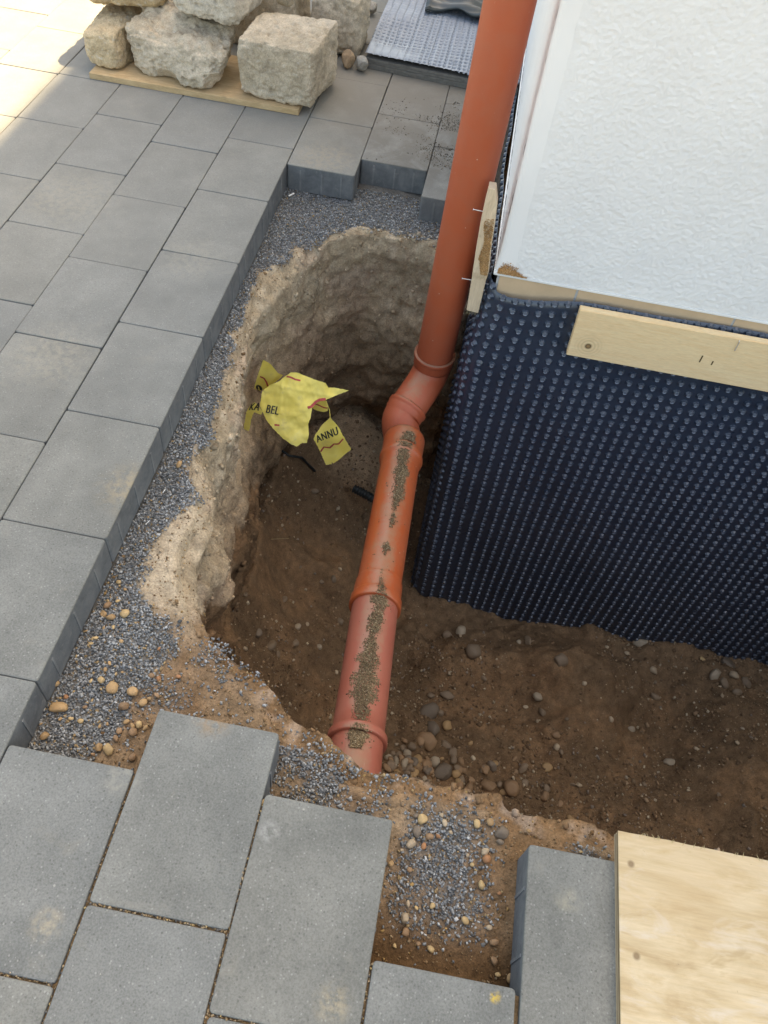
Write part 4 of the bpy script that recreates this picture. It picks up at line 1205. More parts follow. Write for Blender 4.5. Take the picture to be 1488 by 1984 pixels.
# ---------------------------------------------------------------- dimpled membrane
PITCH = 0.0333
X0, YF, RC = 0.645, -0.541, 0.045        # sheet planes and corner radius
arc = RC * math.pi / 2
LW, LF = 1.25, 1.95                      # length along the west side and along the front


def sheet_pt(s, z):
    """s = 0 at the middle of the corner fold, positive along the front"""
    wob = 0.004 * math.sin(s * 7.0 + z * 3.1) + 0.003 * math.sin(s * 17 + z * 9)
    top = math.exp(-((z - 0.02) / 0.06) ** 2)
    lean = -0.004 * math.exp(-((s - 0.12) / 0.09) ** 2) * top
    h = arc / 2
    if s < -h:
        p = (X0, YF + RC + (-s - h)); n = (-1, 0)
    elif s > h:
        p = (X0 + RC + (s - h), YF); n = (0, -1)
    else:
        a = (s + h) / arc * math.pi / 2
        n = (-math.cos(a), -math.sin(a))
        p = (X0 + RC + RC * n[0], YF + RC + RC * n[1])
    d = wob * (1.0 if abs(s) > h else 0.4) - lean + (0.002 if z < -0.2 else 0.0)
    if s < -h: d = min(d, 0.004)
    fl = 0.020 * float(sstep(0.0, -0.25, z)) * float(1 - sstep(0.02, 0.22, s))
    p = (p[0] - fl, p[1] - fl * 0.3)
    return (p[0] + n[0] * d, p[1] + n[1] * d, z), (n[0], n[1], 0.0)


def top_z(s):
    x = X0 + RC + (s - arc / 2)
    if s > 0:
        return float(np.interp(x, [0.645, 0.67, 0.70, 0.74, 0.79, 0.84, 0.88, 0.97, 1.6, 2.6], [0.028, 0.012, 0.008, 0.011, 0.018, 0.026, 0.031, 0.033, 0.033, 0.035]))
    return float(np.interp(-s, [0, 0.05, 0.12, 0.4, 1.3], [0.030, 0.036, 0.030, 0.020, 0.018]))


s_vals = np.arange(-LW, LF + 1e-6, PITCH / 3)
nz = 60
V = []; F = []
for s in s_vals:
    tz = top_z(s)
    for k in range(nz):
        z = tz + (-1.68 - tz) * (k / (nz - 1))
        V.append(sheet_pt(s, z)[0])
# back side for thickness
nb = len(V)
for s in s_vals:
    tz = top_z(s)
    for k in range(nz):
        z = tz + (-1.68 - tz) * (k / (nz - 1))
        p, n = sheet_pt(s, z); V.append((p[0] - n[0] * 0.0012, p[1] - n[1] * 0.0012, z))
ncol = len(s_vals)
for i in range(ncol - 1):
    for k in range(nz - 1):
        a = i * nz + k
        F.append((a, a + 1, a + nz + 1, a + nz)); F.append((nb + a, nb + a + nz, nb + a + nz + 1, nb + a + 1))
    F.append((i * nz, (i + 1) * nz, nb + (i + 1) * nz, nb + i * nz))
flat_ids = len(F); caps = []
mr = random.Random(5)
rows = int(1.70 / PITCH)
smin = int(-LW / PITCH) + 1; smax = int(LF / PITCH)
for ci in range(smin, smax):
    s = ci * PITCH
    for rj in range(rows):
        z = top_z(s) - 0.009 - rj * (PITCH * 0.965)
        if z > top_z(s) - 0.003 or z < -1.66: continue
        p, n = sheet_pt(s, z)
        t = (-n[1], n[0], 0.0)
        if s < -0.35 and rj > 18: continue
        base = len(V)
        crush = 1.0
        ht = 0.0076 * mr.uniform(0.9, 1.06)
        tw = mr.uniform(-0.12, 0.12)
        lx, lz = mr.uniform(-.0007, .0007), mr.uniform(-.0007, .0007)
        if mr.random() < 0.012: ht *= 0.55; lx *= 4; lz *= 4
        for (rad, h, dz) in ((0.0112, -0.0004, 0), (0.0102, 0.0012, 0), (0.0076, ht * 0.80, 1), (0.0060, ht, 1), (0.0044, ht - 0.0012, 1)):
            for q_ in range(8):
                an = math.pi * 2 * (q_ + 0.5) / 8 + tw
                u = rad * math.cos(an) + lx * dz; w_ = rad * math.sin(an) + lz * dz
                V.append((p[0] + t[0] * u + n[0] * h, p[1] + t[1] * u + n[1] * h, p[2] + w_))
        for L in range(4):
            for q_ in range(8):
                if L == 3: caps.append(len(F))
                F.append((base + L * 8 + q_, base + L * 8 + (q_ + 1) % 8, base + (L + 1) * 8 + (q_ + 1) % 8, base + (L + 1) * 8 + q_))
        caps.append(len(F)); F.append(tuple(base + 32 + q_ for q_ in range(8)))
mids = np.zeros(len(F), np.int32); mids[caps] = 1  # caps get a paler material: their sky highlights put into the colour
me = new_mesh("dimpled_membrane", V, F, False, [M['membrane'], make_membrane_mat("highlit_dimple_caps", (0.125, 0.152, 0.20), (0.19, 0.215, 0.26), 0.36, 0.35)], mat_ids=mids)
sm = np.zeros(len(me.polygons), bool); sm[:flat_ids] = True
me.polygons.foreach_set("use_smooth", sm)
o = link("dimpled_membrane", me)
thing(o, "black dimpled foundation membrane wrapped round the house corner", "drainage sheet")

# ---------------------------------------------------------------- battens
def nail(parent, p, d, length, r_=0.0012, head=0.0028):
    p = Vector(p); d = Vector(d).normalized()
    b = Builder()
    b.tube([p, p + d * (length - 0.0012), p + d * (length - 0.0012), p + d * length], [r_, r_, head, head], 10)
    return link("nail", b.mesh("nail", M['steel'], False), parent)


fb = empty("wooden_batten"); thing(fb, "new pale pine batten nailed across the front of the black membrane", "wooden board")
bm = bmesh.new()
yb0, yb1 = -0.5755, -0.5535
vs = [(0.883, yb0, 0.030), (2.7, yb0, 0.032), (2.7, yb0, -0.120), (0.8885, yb0, -0.118)]
V = [Vector(v) for v in vs] + [Vector((v[0], yb1, v[2])) for v in vs]
bv = [bm.verts.new(v) for v in V]
for f in ((0, 1, 2, 3), (7, 6, 5, 4), (0, 4, 5, 1), (1, 5, 6, 2), (2, 6, 7, 3), (3, 7, 4, 0)): bm.faces.new([bv[i] for i in f])
bmesh.ops.recalc_face_normals(bm, faces=bm.faces)
bmesh.ops.bevel(bm, geom=list(bm.edges), offset=0.0014, segments=2, affect='EDGES')
me = bpy.data.meshes.new("board"); bm.to_mesh(me); bm.free(); me.materials.append(M['batten'])
link("board", me, fb)
# bent nail and two old slots in the face
b = Builder(); b.tube([(1.292, yb0 + 0.001, 0.026), (1.292, yb0 - 0.004, 0.025), (1.293, yb0 - 0.004, -0.002), (1.293, yb0 - 0.003, -0.004)], 0.0013, 8)
link("nail", b.mesh("nail", M['steel']), fb)
dark = simple("old_nail_slot", (0.10, 0.065, 0.035), 0.9, 0.1)
for (sx_, sz_) in ((1.226, -0.050), (1.258, -0.052)):
    b = Builder(); b.box(sx_ - 0.0017, sx_ + 0.0017, yb0 - 0.0006, yb0 + 0.002, sz_ - 0.012, sz_ + 0.010 - (0.009 if sx_ > 1.24 else 0))
    link("slot", b.mesh("slot", dark), fb, rot=(0, 0, 0))

wb = empty("short_batten"); thing(wb, "short upright weathered batten with sand stuck to it, between pipe and plaster corner", "wooden board")
bm = bmesh.new()
sec = []
for (zz_, xl, xr) in ((-0.085, 0.6035, 0.6360), (0.021, 0.5990, 0.6365), (0.040, 0.5975, 0.6380), (0.054, 0.5970, 0.6382), (0.116, 0.5935, 0.6310), (0.172, 0.5915, 0.6275), (0.235, 0.5915, 0.6215), (0.274, 0.5930, 0.6100)):
    sh = 0.004 if zz_ < 0.03 else 0.0
    sec.append([bm.verts.new(v) for v in ((xl, -0.513 + sh, zz_), (xr, -0.516 + sh, zz_), (xr, -0.484, zz_ + 0.001), (xl, -0.484, zz_ + 0.001))])
for a_, b_ in zip(sec[:-1], sec[1:]):
    for k in range(4): bm.faces.new((a_[k], a_[(k + 1) % 4], b_[(k + 1) % 4], b_[k]))
bm.faces.new(sec[0][::-1]); bm.faces.new(sec[-1])
bmesh.ops.recalc_face_normals(bm, faces=bm.faces)
bmesh.ops.bevel(bm, geom=[e for e in bm.edges], offset=0.001, segments=1, affect='EDGES')
me = bpy.data.meshes.new("board"); bm.to_mesh(me); bm.free(); me.materials.append(M['batten_old'])
link("board", me, wb)
nail(wb, (0.600, -0.502, 0.008), (-1, -0.05, 0.02), 0.026)
nail(wb, (0.593, -0.502, 0.206), (-1, -0.05, 0.05), 0.026)
b = Builder()
for k in range(9):
    p0 = Vector((0.605 + 0.0032 * k, -0.512, -0.084)); b.tube([p0, p0 + Vector((random.uniform(-.003, .003), random.uniform(-.004, -.001), random.uniform(-.012, -.004)))], 0.0003, 4)
link("splinters", b.mesh("splinters", M['straw']), wb)["kind"] = "stuff"
ns = 7000
zv = r.uniform(0.04, 0.20, ns); u = r.uniform(0, 1, ns)
k_ = (u > 0.36 + 0.10 * np.sin(zv * 60) + 0.10 * (zv < 0.08)) & (u < 0.93) & (r.random(ns) < np.interp(zv, [0.04, 0.05, 0.13, 0.15, 0.20], [1, 1, 1, 0.45, 0.05]))
xl_ = np.interp(zv, [0.04, 0.116, 0.172, 0.235], [0.5975, 0.5935, 0.5915, 0.5915]); xr_ = np.interp(zv, [0.04, 0.054, 0.116, 0.172, 0.235], [0.638, 0.638, 0.631, 0.6275, 0.6215])
pts = np.stack([(xl_ + (xr_ - xl_) * u)[k_], -0.5155 - r.uniform(0, 0.0016, k_.sum()), zv[k_]], 1)
cs = pick(r, [(0.48, 0.27, 0.12), (0.36, 0.20, 0.09), (0.54, 0.35, 0.18)], [4, 3, 2], len(pts))
o = link("sand_on_board", grains("sand_on_board", pts, r.uniform(0.0012, 0.003, len(pts)), cs, M['sand'], 33), wb); o["kind"] = "stuff"

# ---------------------------------------------------------------- orange drain pipe
pipe = empty("drain_pipe"); thing(pipe, "orange plastic downpipe bending into a sloping drain across the hole", "drain pipe")
RP = 0.055


def ppart(name, pts, rad, mat, n=48, caps=False, wall=True):
    b = Builder(); b.tube(pts, rad, n, caps)
    me = b.mesh(name, mat, True)
    o = link(name, me, pipe); return o


def line(a, b_, ts): return [Vector(a).lerp(Vector(b_), t) for t in ts]


A = Vector((0.5900, -0.425, 2.4)); B_ = Vector((0.5405, -0.425, -0.335))
ppart("pipe", [A, B_], [RP, RP], M['pipe_top'])
b = Builder(); b.tube(line(A, B_, [0.985, 0.995]), [0.02, 0.02], 8)
# first bend: straight socket, 45 degree turn
d0 = (B_ - A).normalized()
C2 = Vector((0.490, -0.548, -0.448))
d1 = (C2 - Vector((0.536, -0.445, -0.398))).normalized()


def arc_pts(p, da, pb, db, n=10):
    """smooth path from p (direction da) to pb (direction db)"""
    L = (pb - p).length
    o = []
    for i in range(n + 1):
        t = i / n
        h1 = 2 * t ** 3 - 3 * t * t + 1; h2 = t ** 3 - 2 * t * t + t; h3 = -2 * t ** 3 + 3 * t * t; h4 = t ** 3 - t * t
        o.append(p * h1 + da * L * h2 + pb * h3 + db * L * h4)
    return o


top = B_ - d0 * 0.062 * -0.0
S0 = B_ + d0 * -0.012
sock = [S0, S0 + d0 * 0.001, S0 + d0 * 0.004, S0 + d0 * 0.010, S0 + d0 * 0.0125, S0 + d0 * 0.018, S0 + d0 * 0.040, S0 + d0 * 0.046]
srad = [0.0560, 0.0622, 0.0632, 0.0632, 0.0612, 0.0600, 0.0600, 0.0575]
bend = arc_pts(S0 + d0 * 0.048, d0, C2 - d1 * 0.004, d1, 12)
ppart("bend", sock + bend, srad + [0.0565] * len(bend), M['pipe_top'])
b = Builder(); b.tube([S0 - d0 * 0.0012, S0 + d0 * 0.0010], [0.0600, 0.0628], 48, False)
link("socket_rim", b.mesh("socket_rim", M['seal'], True), pipe)
# second bend
E1 = Vector((0.4945, -0.640, -0.508)); d2 = Vector((0.03, -1.0, 0.05)).normalized()
S1 = C2 - d1 * 0.004
sock = [S1, S1 + d1 * 0.001, S1 + d1 * 0.004, S1 + d1 * 0.010, S1 + d1 * 0.0125, S1 + d1 * 0.018, S1 + d1 * 0.030, S1 + d1 * 0.035]
bend = arc_pts(S1 + d1 * 0.036, d1, E1, d2, 10)
ppart("bend", sock + bend, srad + [0.0565] * len(bend), M['pipe_top'])
b = Builder(); b.tube([S1 - d1 * 0.0012, S1 + d1 * 0.0010], [0.0600, 0.0628], 48, False)
link("socket_rim", b.mesh("socket_rim", M['seal'], True), pipe)
# sloping drain
D0 = Vector((0.5000, -0.672, -0.462)); D1 = Vector((0.5160, -1.300, -0.380)); D2 = Vector((0.5370, -1.668, -0.322)); D3 = Vector((0.5580, -1.93, -0.285))
ppart("connector", arc_pts(E1, d2, D0 + (D1 - D0).normalized() * 0.05, (D1 - D0).normalized(), 6), [0.0550] * 7, M['pipe_top'])
dd = (D1 - D0).normalized()
q_ = lambda t: D0 + dd * t
ppart("drain_socket", [q_(0), q_(0.001), q_(0.004), q_(0.020), q_(0.050), q_(0.075), q_(0.082), q_(0.087), q_(0.095), q_(0.102), q_(0.106), q_(0.150)],
      [0.0565, 0.0600, 0.0612, 0.0606, 0.0600, 0.0600, 0.0620, 0.0628, 0.0628, 0.0606, 0.0560, 0.0552], M['pipe_low'])
b = Builder(); b.tube([q_(-0.001), q_(0.0008), q_(0.0025)], [0.0585, 0.0612, 0.0616], 48, False)
link("socket_rim", b.mesh("socket_rim", M['seal'], True), pipe)
ppart("drain_section", [q_(0.150), D1 - dd * 0.075, D1 - dd * 0.072, D1 - dd * 0.066, D1 - dd * 0.060, D1 - dd * 0.056, D1 - dd * 0.022, D1 - dd * 0.018, D1 - dd * 0.014, D1 + dd * 0.006, D1 + dd * 0.010, D1 + dd * 0.0115, D1 + dd * 0.0116],
      [0.0550, 0.0550, 0.0556, 0.0578, 0.0578, 0.0585, 0.0590, 0.0604, 0.0626, 0.0632, 0.0630, 0.0610, 0.0552], M['pipe_low'])
de = (D2 - D1).normalized()
ppart("drain_section", [D1, D2 - de * 0.070, D2 - de * 0.020, D2 - de * 0.019, D2 - de * 0.016, D2 - de * 0.002, D2 + de * 0.001, D2 + de * 0.0015],
      [0.0552, 0.0552, 0.0556, 0.0600, 0.0625, 0.0632, 0.0625, 0.0552], M['pipe_old'])
ppart("drain_section", [D2, D3], [0.0552, 0.0552], M['pipe_old'])
# printed mark on the pipe
b = Builder()
for k in range(9):
    ang = math.radians(128)
    t0 = 0.125 + k * 0.010
    up_ = Vector((0, dd.z * -1, 1)).normalized(); sd = Vector((1, 0, 0))
    for q2 in range(2):
        c0 = q_(t0 + q2 * 0.003) + (up_ * math.sin(ang) + sd * math.cos(ang)) * 0.0557
        tg = (up_ * math.cos(ang) - sd * math.sin(ang)).normalized()
        nn = (up_ * math.sin(ang) + sd * math.cos(ang))
        b.add([c0 - tg * 0.0012 - dd * 0.0008, c0 + tg * 0.0012 * (1 + k % 2) - dd * 0.0008, c0 + tg * 0.0012 + dd * 0.0012, c0 - tg * 0.0012 * (1 + (k + 1) % 2) + dd * 0.0012], [(0, 1, 2, 3)])
link("printed_mark", b.mesh("printed_mark", M['ink']), pipe)

# sandy dirt lying along the top of the drain
ns = 42000
t = r.uniform(0.03, 1.16, ns)
path = [(D0, 0.0), (D1, (D1 - D0).length), (D2, (D1 - D0).length + (D2 - D1).length), (D3, 2.0)]
ts = np.array([p[1] for p in path]); PX = np.array([p[0][:] for p in path])
c0 = np.stack([np.interp(t, ts, PX[:, k]) for k in range(3)], 1)
wid = np.interp(t, [0.03, 0.06, 0.09, 0.14, 0.22, 0.30, 0.33, 0.36, 0.40, 0.42, 0.47, 0.49, 0.52, 0.56, 0.61, 0.635, 0.66, 0.68, 0.72, 0.80, 0.88, 0.93, 0.97, 0.99, 1.01, 1.04, 1.06, 1.16],
                [5, 22, 13, 20, 15, 19, 6, 0, 7, 0, 0, 7, 0, 0, 4, 6, 17, 9, 12, 15, 25, 27, 17, 8, 13, 17, 12, 10])
cen = np.interp(t, [0, 0.1, 0.35, 0.66, 0.9, 1.1], [12, 8, 4, 3, 0, -4]) + 5 * fbm(t, 0 * t, 0, 9, 2, 61)
thr = wid * (1.15 + 0.6 * fbm(t, 0 * t, 0, 35, 3, 62))
ang = cen + r.uniform(-1, 1, ns) * 40
k_ = (r.random(ns) < 1 / (1 + np.exp((np.abs(ang - cen) - thr * (0.8 + 0.35 * fbm(t * 3, ang * 0.1, 0, 14, 3, 63))) / 1.6))) & (wid > 0.5) | (r.random(ns) < 0.003)
t, ang, c0 = t[k_], ang[k_], c0[k_]
rad_ = np.where((t > 0.08) & (t < 0.10) | (t < 0.07), 0.0618, 0.0556) + np.where((t > 0.595) & (t < 0.645), 0.0065, 0) + np.where((t > 0.995) & (t < 1.015), 0.006, 0)
slope = float(np.arctan2(D1.z - D0.z, -(D1.y - D0.y)))
nrm = np.stack([np.sin(np.radians(ang)), np.cos(np.radians(ang)) * math.sin(slope), np.cos(np.radians(ang)) * math.cos(slope)], 1)
heap = 0.0032 * np.clip(1 - (np.abs(ang - np.interp(t, [0, 0.1, 0.35, 0.66, 0.9, 1.1], [12, 8, 4, 3, 0, -4])) / 22) ** 2, 0, 1)
pts = c0 + nrm * (rad_ + heap * r.random(len(t)))[:, None]
cs = pick(r, [(0.25, 0.18, 0.105), (0.19, 0.135, 0.078), (0.34, 0.26, 0.16), (0.13, 0.093, 0.057), (0.5, 0.41, 0.28)], [10, 10, 5, 5, 0.5], len(pts))
o = link("sand_on_pipe", grains("sand_on_pipe", pts, r.uniform(0.0010, 0.0030, len(pts)) * (1 + 0.8 * (r.random(len(pts)) > 0.985)), cs, M['sand'], 44)); o["kind"] = "stuff"

# ---------------------------------------------------------------- yellow warning tape
tape = empty("warning_tape"); thing(tape, "torn yellow underground warning tape with black letters sticking out of the pit wall", "warning tape")
TAPEF = {}


def tape_fn(nm, c, e1, e2, n):
    c, e1, e2, n = Vector(c), Vector(e1), Vector(e2), Vector(n)

    def f(u, v, off=0.0):
        if nm == 'main':
            h = 0.014 * math.cos(u * 20 + 0.4) - 0.30 * max(0, -v - 0.03) ** 1.5 + 0.0035 * (1 - abs(math.sin(u * 31 + v * 22))) + 0.003 * (1 - abs(math.sin(v * 48 - u * 25 + 1))) + 0.0030 * float(fbm(np.array([u]), np.array([v]), 0, 45, 3, 7)[0])
            fold = math.exp(-((u + 0.055 - v * 0.1) / 0.004) ** 2) * 0.0022 * (v > -0.02)
            fold += math.exp(-((v - 0.045 + u * 0.25) / 0.006) ** 2) * 0.0025
            h += fold
        elif nm == 'strip':
            h = 0.004 * math.sin(u * 70) + 0.003 * math.sin(v * 60)
        else:
            h = 0.006 * math.sin(u * 80 + v * 50)
        return c + e1 * u + e2 * v + n * (h + off)
    return f


def fill_outline(pts2, fn, name, mat, off=0.0, cell=0.004, thick=0.0):
    bm = bmesh.new()
    vs = [bm.verts.new((p[0], p[1], 0)) for p in pts2]
    f = bm.faces.new(vs)
    bmesh.ops.triangulate(bm, faces=[f])
    xs_ = [p[0] for p in pts2]; ys_2 = [p[1] for p in pts2]
    k = math.floor(min(xs_) / cell) * cell
    while k < max(xs_):
        bmesh.ops.bisect_plane(bm, geom=bm.verts[:] + bm.edges[:] + bm.faces[:], plane_co=(k, 0, 0), plane_no=(1, 0, 0)); k += cell
    k = math.floor(min(ys_2) / cell) * cell
    while k < max(ys_2):
        bmesh.ops.bisect_plane(bm, geom=bm.verts[:] + bm.edges[:] + bm.faces[:], plane_co=(0, k, 0), plane_no=(0, 1, 0)); k += cell
    for v in bm.verts: v.co = fn(v.co.x, v.co.y, off)
    if thick:
        bmesh.ops.solidify(bm, geom=bm.faces[:], thickness=thick)
    me = bpy.data.meshes.new(name); bm.to_mesh(me); bm.free()
    me.materials.append(mat)
    me.polygons.foreach_set("use_smooth", np.ones(len(me.polygons), bool))
    return link(name, me, tape)


def rough_outline(pts2, seg_=0.004, amp=0.0007, seed=1):
    rr = random.Random(seed); o = []
    # Catmull-Rom through the outline, then a frayed edge
    n = len(pts2)
    for i in range(n):
        a_, b_ = pts2[i], pts2[(i + 1) % n]
        L = math.hypot(b_[0] - a_[0], b_[1] - a_[1]); m_ = max(1, int(L / seg_))
        for k in range(m_):
            t_ = k / m_
            o.append((a_[0] + (b_[0] - a_[0]) * t_ + rr.uniform(-amp, amp), a_[1] + (b_[1] - a_[1]) * t_ + rr.uniform(-amp, amp)))
    return o


def ribbon2(pts2, width, fn, name, mat, off):
    """printed wavy stripe laid on the tape"""
    o = []
    P2 = []
    for a_, b_ in zip(pts2[:-1], pts2[1:]):
        for k in range(4): P2.append((a_[0] + (b_[0] - a_[0]) * k / 4, a_[1] + (b_[1] - a_[1]) * k / 4))
    P2.append(tuple(pts2[-1]))
    V = []; F = []
    for i, p in enumerate(P2):
        a_ = P2[max(i - 1, 0)]; b_ = P2[min(i + 1, len(P2) - 1)]
        tx_, ty_ = b_[0] - a_[0], b_[1] - a_[1]; L = math.hypot(tx_, ty_) + 1e-9
        nx_, ny_ = -ty_ / L * width / 2, tx_ / L * width / 2
        V.append(fn(p[0] + nx_, p[1] + ny_, off)[:]); V.append(fn(p[0] - nx_, p[1] - ny_, off)[:])
    for i in range(len(P2) - 1): F.append((2 * i, 2 * i + 1, 2 * i + 3, 2 * i + 2))
    return link(name, new_mesh(name, V, F, False, mat), tape)


def text_on(fn, body, p0, p1, ptop, off, parent):
    """block lettering whose baseline runs p0-p1 in the tape's own plane"""
    cu = bpy.data.curves.new("lettering", 'FONT'); cu.body = body; cu.size = 1.0; cu.shear = 0.12; cu.space_character = 1.12
    to = bpy.data.objects.new("lettering_tmp", cu); COL.objects.link(to)
    bpy.context.view_layer.update()
    dg = bpy.context.evaluated_depsgraph_get()
    me = bpy.data.meshes.new_from_object(to.evaluated_get(dg))
    bpy.data.objects.remove(to)
    bm = bmesh.new()
    for k in range(5):                                   # overprinted a few times for a heavy face
        n0 = len(bm.verts); bm.from_mesh(me); bm.verts.ensure_lookup_table()
        for v in bm.verts[n0:]: v.co.x += (k - 2) * 0.019; v.co.z = k
    bmesh.ops.triangulate(bm, faces=bm.faces[:])
    xs_ = [v.co.x for v in bm.verts]; ys_2 = [v.co.y for v in bm.verts]
    x0_, x1_, y0_, y1_ = min(xs_), max(xs_), min(ys_2), max(ys_2)
    ex = (p1[0] - p0[0], p1[1] - p0[1]); ey = (ptop[0] - p0[0], ptop[1] - p0[1])
    for v in bm.verts:
        a_ = (v.co.x - x0_) / (x1_ - x0_); b_ = (v.co.y - y0_) / (y1_ - y0_)
        v.co = fn(p0[0] + ex[0] * a_ + ey[0] * b_, p0[1] + ex[1] * a_ + ey[1] * b_, off + 0.00012 * v.co.z)
    me2 = bpy.data.meshes.new("lettering"); bm.to_mesh(me2); bm.free(); me2.materials.append(M['ink'])
    return link("lettering", me2, parent)


for (nm, (c, e1, e2, n_), outline, marks) in TAPE:
    nv = Vector(n_)
    if nv.dot(Vector(EYE) - Vector(c)) < 0: n_ = (-nv)[:]
    fn = tape_fn(nm, c, e1, e2, n_); TAPEF[nm] = fn
    flap = fill_outline(rough_outline(outline, seed=len(outline)), fn, {"main": "flap", "strip": "torn_strip", "back": "folded_end", "left": "torn_end", "under": "loose_strip"}[nm], M['tape'])
    for key, pts in marks.items():
        if key.startswith('red'):
            ribbon2(pts, 0.0048 if key != 'red2' else 0.0075, fn, "red_stripe", M['red_ink'], 0.0007)
    if 'bel' in marks: text_on(fn, "BEL", marks['bel'][0], marks['bel'][1], marks['bel'][2], 0.0030, tape)
    if 't' in marks: text_on(fn, "ANNU", marks['t'][0], marks['t'][1], marks['t'][2], 0.0012, tape)
    if 'disc' in marks:
        a_, b_ = marks['disc']; rr_ = math.hypot(a_[0] - b_[0], a_[1] - b_[1]) * 1.15
        V = [fn(a_[0], a_[1], 0.0008)[:]] + [fn(a_[0] + rr_ * math.cos(k * math.pi / 12), a_[1] + rr_ * math.sin(k * math.pi / 12), 0.0008)[:] for k in range(24)]
        link("printed_disc", new_mesh("printed_disc", V, [(0, 1 + k, 1 + (k + 1) % 24) for k in range(24)], False, M['ink']), tape)
        text_on(fn, "T", (a_[0] - rr_ * 0.5, a_[1] - rr_ * 0.5), (a_[0] + rr_ * 0.5, a_[1] - rr_ * 0.3), (a_[0] - rr_ * 0.5, a_[1] + rr_ * 0.6), 0.0016, tape).data.materials[0] = M['tape']
    if 'ka' in marks: text_on(fn, "KA", marks['ka'][0], marks['ka'][1], marks['ka'][2], 0.0012, tape)
# thin torn thread that carries the hanging strip
a_ = TAPEF['under'](0.024, -0.004); 
t0_ = TAPEF['strip'](*TAPE[1][2][0])
m0_ = TAPEF['main'](0.0740, 0.012)
b = Builder(); b.tube([m0_, m0_.lerp(t0_, 0.5) + Vector((0.004, 0, -0.002)), t0_], [0.0008, 0.0006, 0.0007], 6)
link("torn_thread", b.mesh("torn_thread", M['tape']), tape)

# scrap of the same tape lower in the pit
c = Vector((0.045, -0.46, -1.03))
fnS = lambda u, v, off=0.0: c + Vector((1, 0.0, -0.55)) * u + Vector((0.1, 0.8, 0.55)) * v + Vector((0, -.5, .8)) * (0.006 * math.sin(u * 90))
tape_keep = tape
scrap_me = fill_outline(rough_outline([(-0.02, -0.04), (0.005, -0.035), (0.015, -0.01), (0.045, 0.0), (0.03, 0.015), (0.012, 0.05), (0.0, 0.02), (-0.025, 0.01), (-0.012, -0.015)], seed=3), fnS, "tape_scrap", M['tape'])
scrap_me.parent = None
thing(scrap_me, "small torn scrap of yellow tape low on the left side of the pit", "tape scrap")

# ---------------------------------------------------------------- hose stub, straw, thin cable
b = Builder()
pa, pb_ = Vector((0.335, -0.425, -1.03)), Vector((0.475, -0.47, -1.055))
pts = []; rads = []
for k in range(60):
    t_ = k / 59
    pts.append(pa.lerp(pb_, t_) + Vector((0, 0, 0.006 * math.sin(t_ * 3)))); rads.append(0.0155 + 0.0018 * math.sin(k * 1.4) - (0.004 if k == 0 else 0))
b.tube(pts, rads, 18)
o = link("corrugated_hose", b.mesh("corrugated_hose", M['hose'], True))
thing(o, "dark corrugated hose stub sticking out behind the orange drain", "hose")
b = Builder()
p0 = Vector(MISC['(480, 1060)']); p1 = Vector(MISC['(560, 1045)'])
b.tube([p0 + Vector((0, 0, 0.006)), p0.lerp(p1, 0.5) + Vector((0, 0, 0.022)), p1 + Vector((0, 0, 0.006))], [0.0011, 0.0010, 0.0006], 6)
thing(link("straw", b.mesh("straw", M['straw'])), "thin pale straw lying on the dark dirt of the pit floor", "straw")
b = Builder()
p0 = Vector(MISC['(560, 890)']); p1 = Vector(MISC['(605, 912)'])
b.tube([p0 + Vector((-0.05, 0.02, 0.03)), p0 + Vector((0, 0, 0.02)), p0.lerp(p1, 0.5) + Vector((0, 0.01, 0.03)), p1 + Vector((0.01, 0, 0.0))], 0.0045, 8)
thing(link("cable", b.mesh("cable", M['hose'], True)), "dark thin cable end below the yellow tape at the back of the pit", "cable")


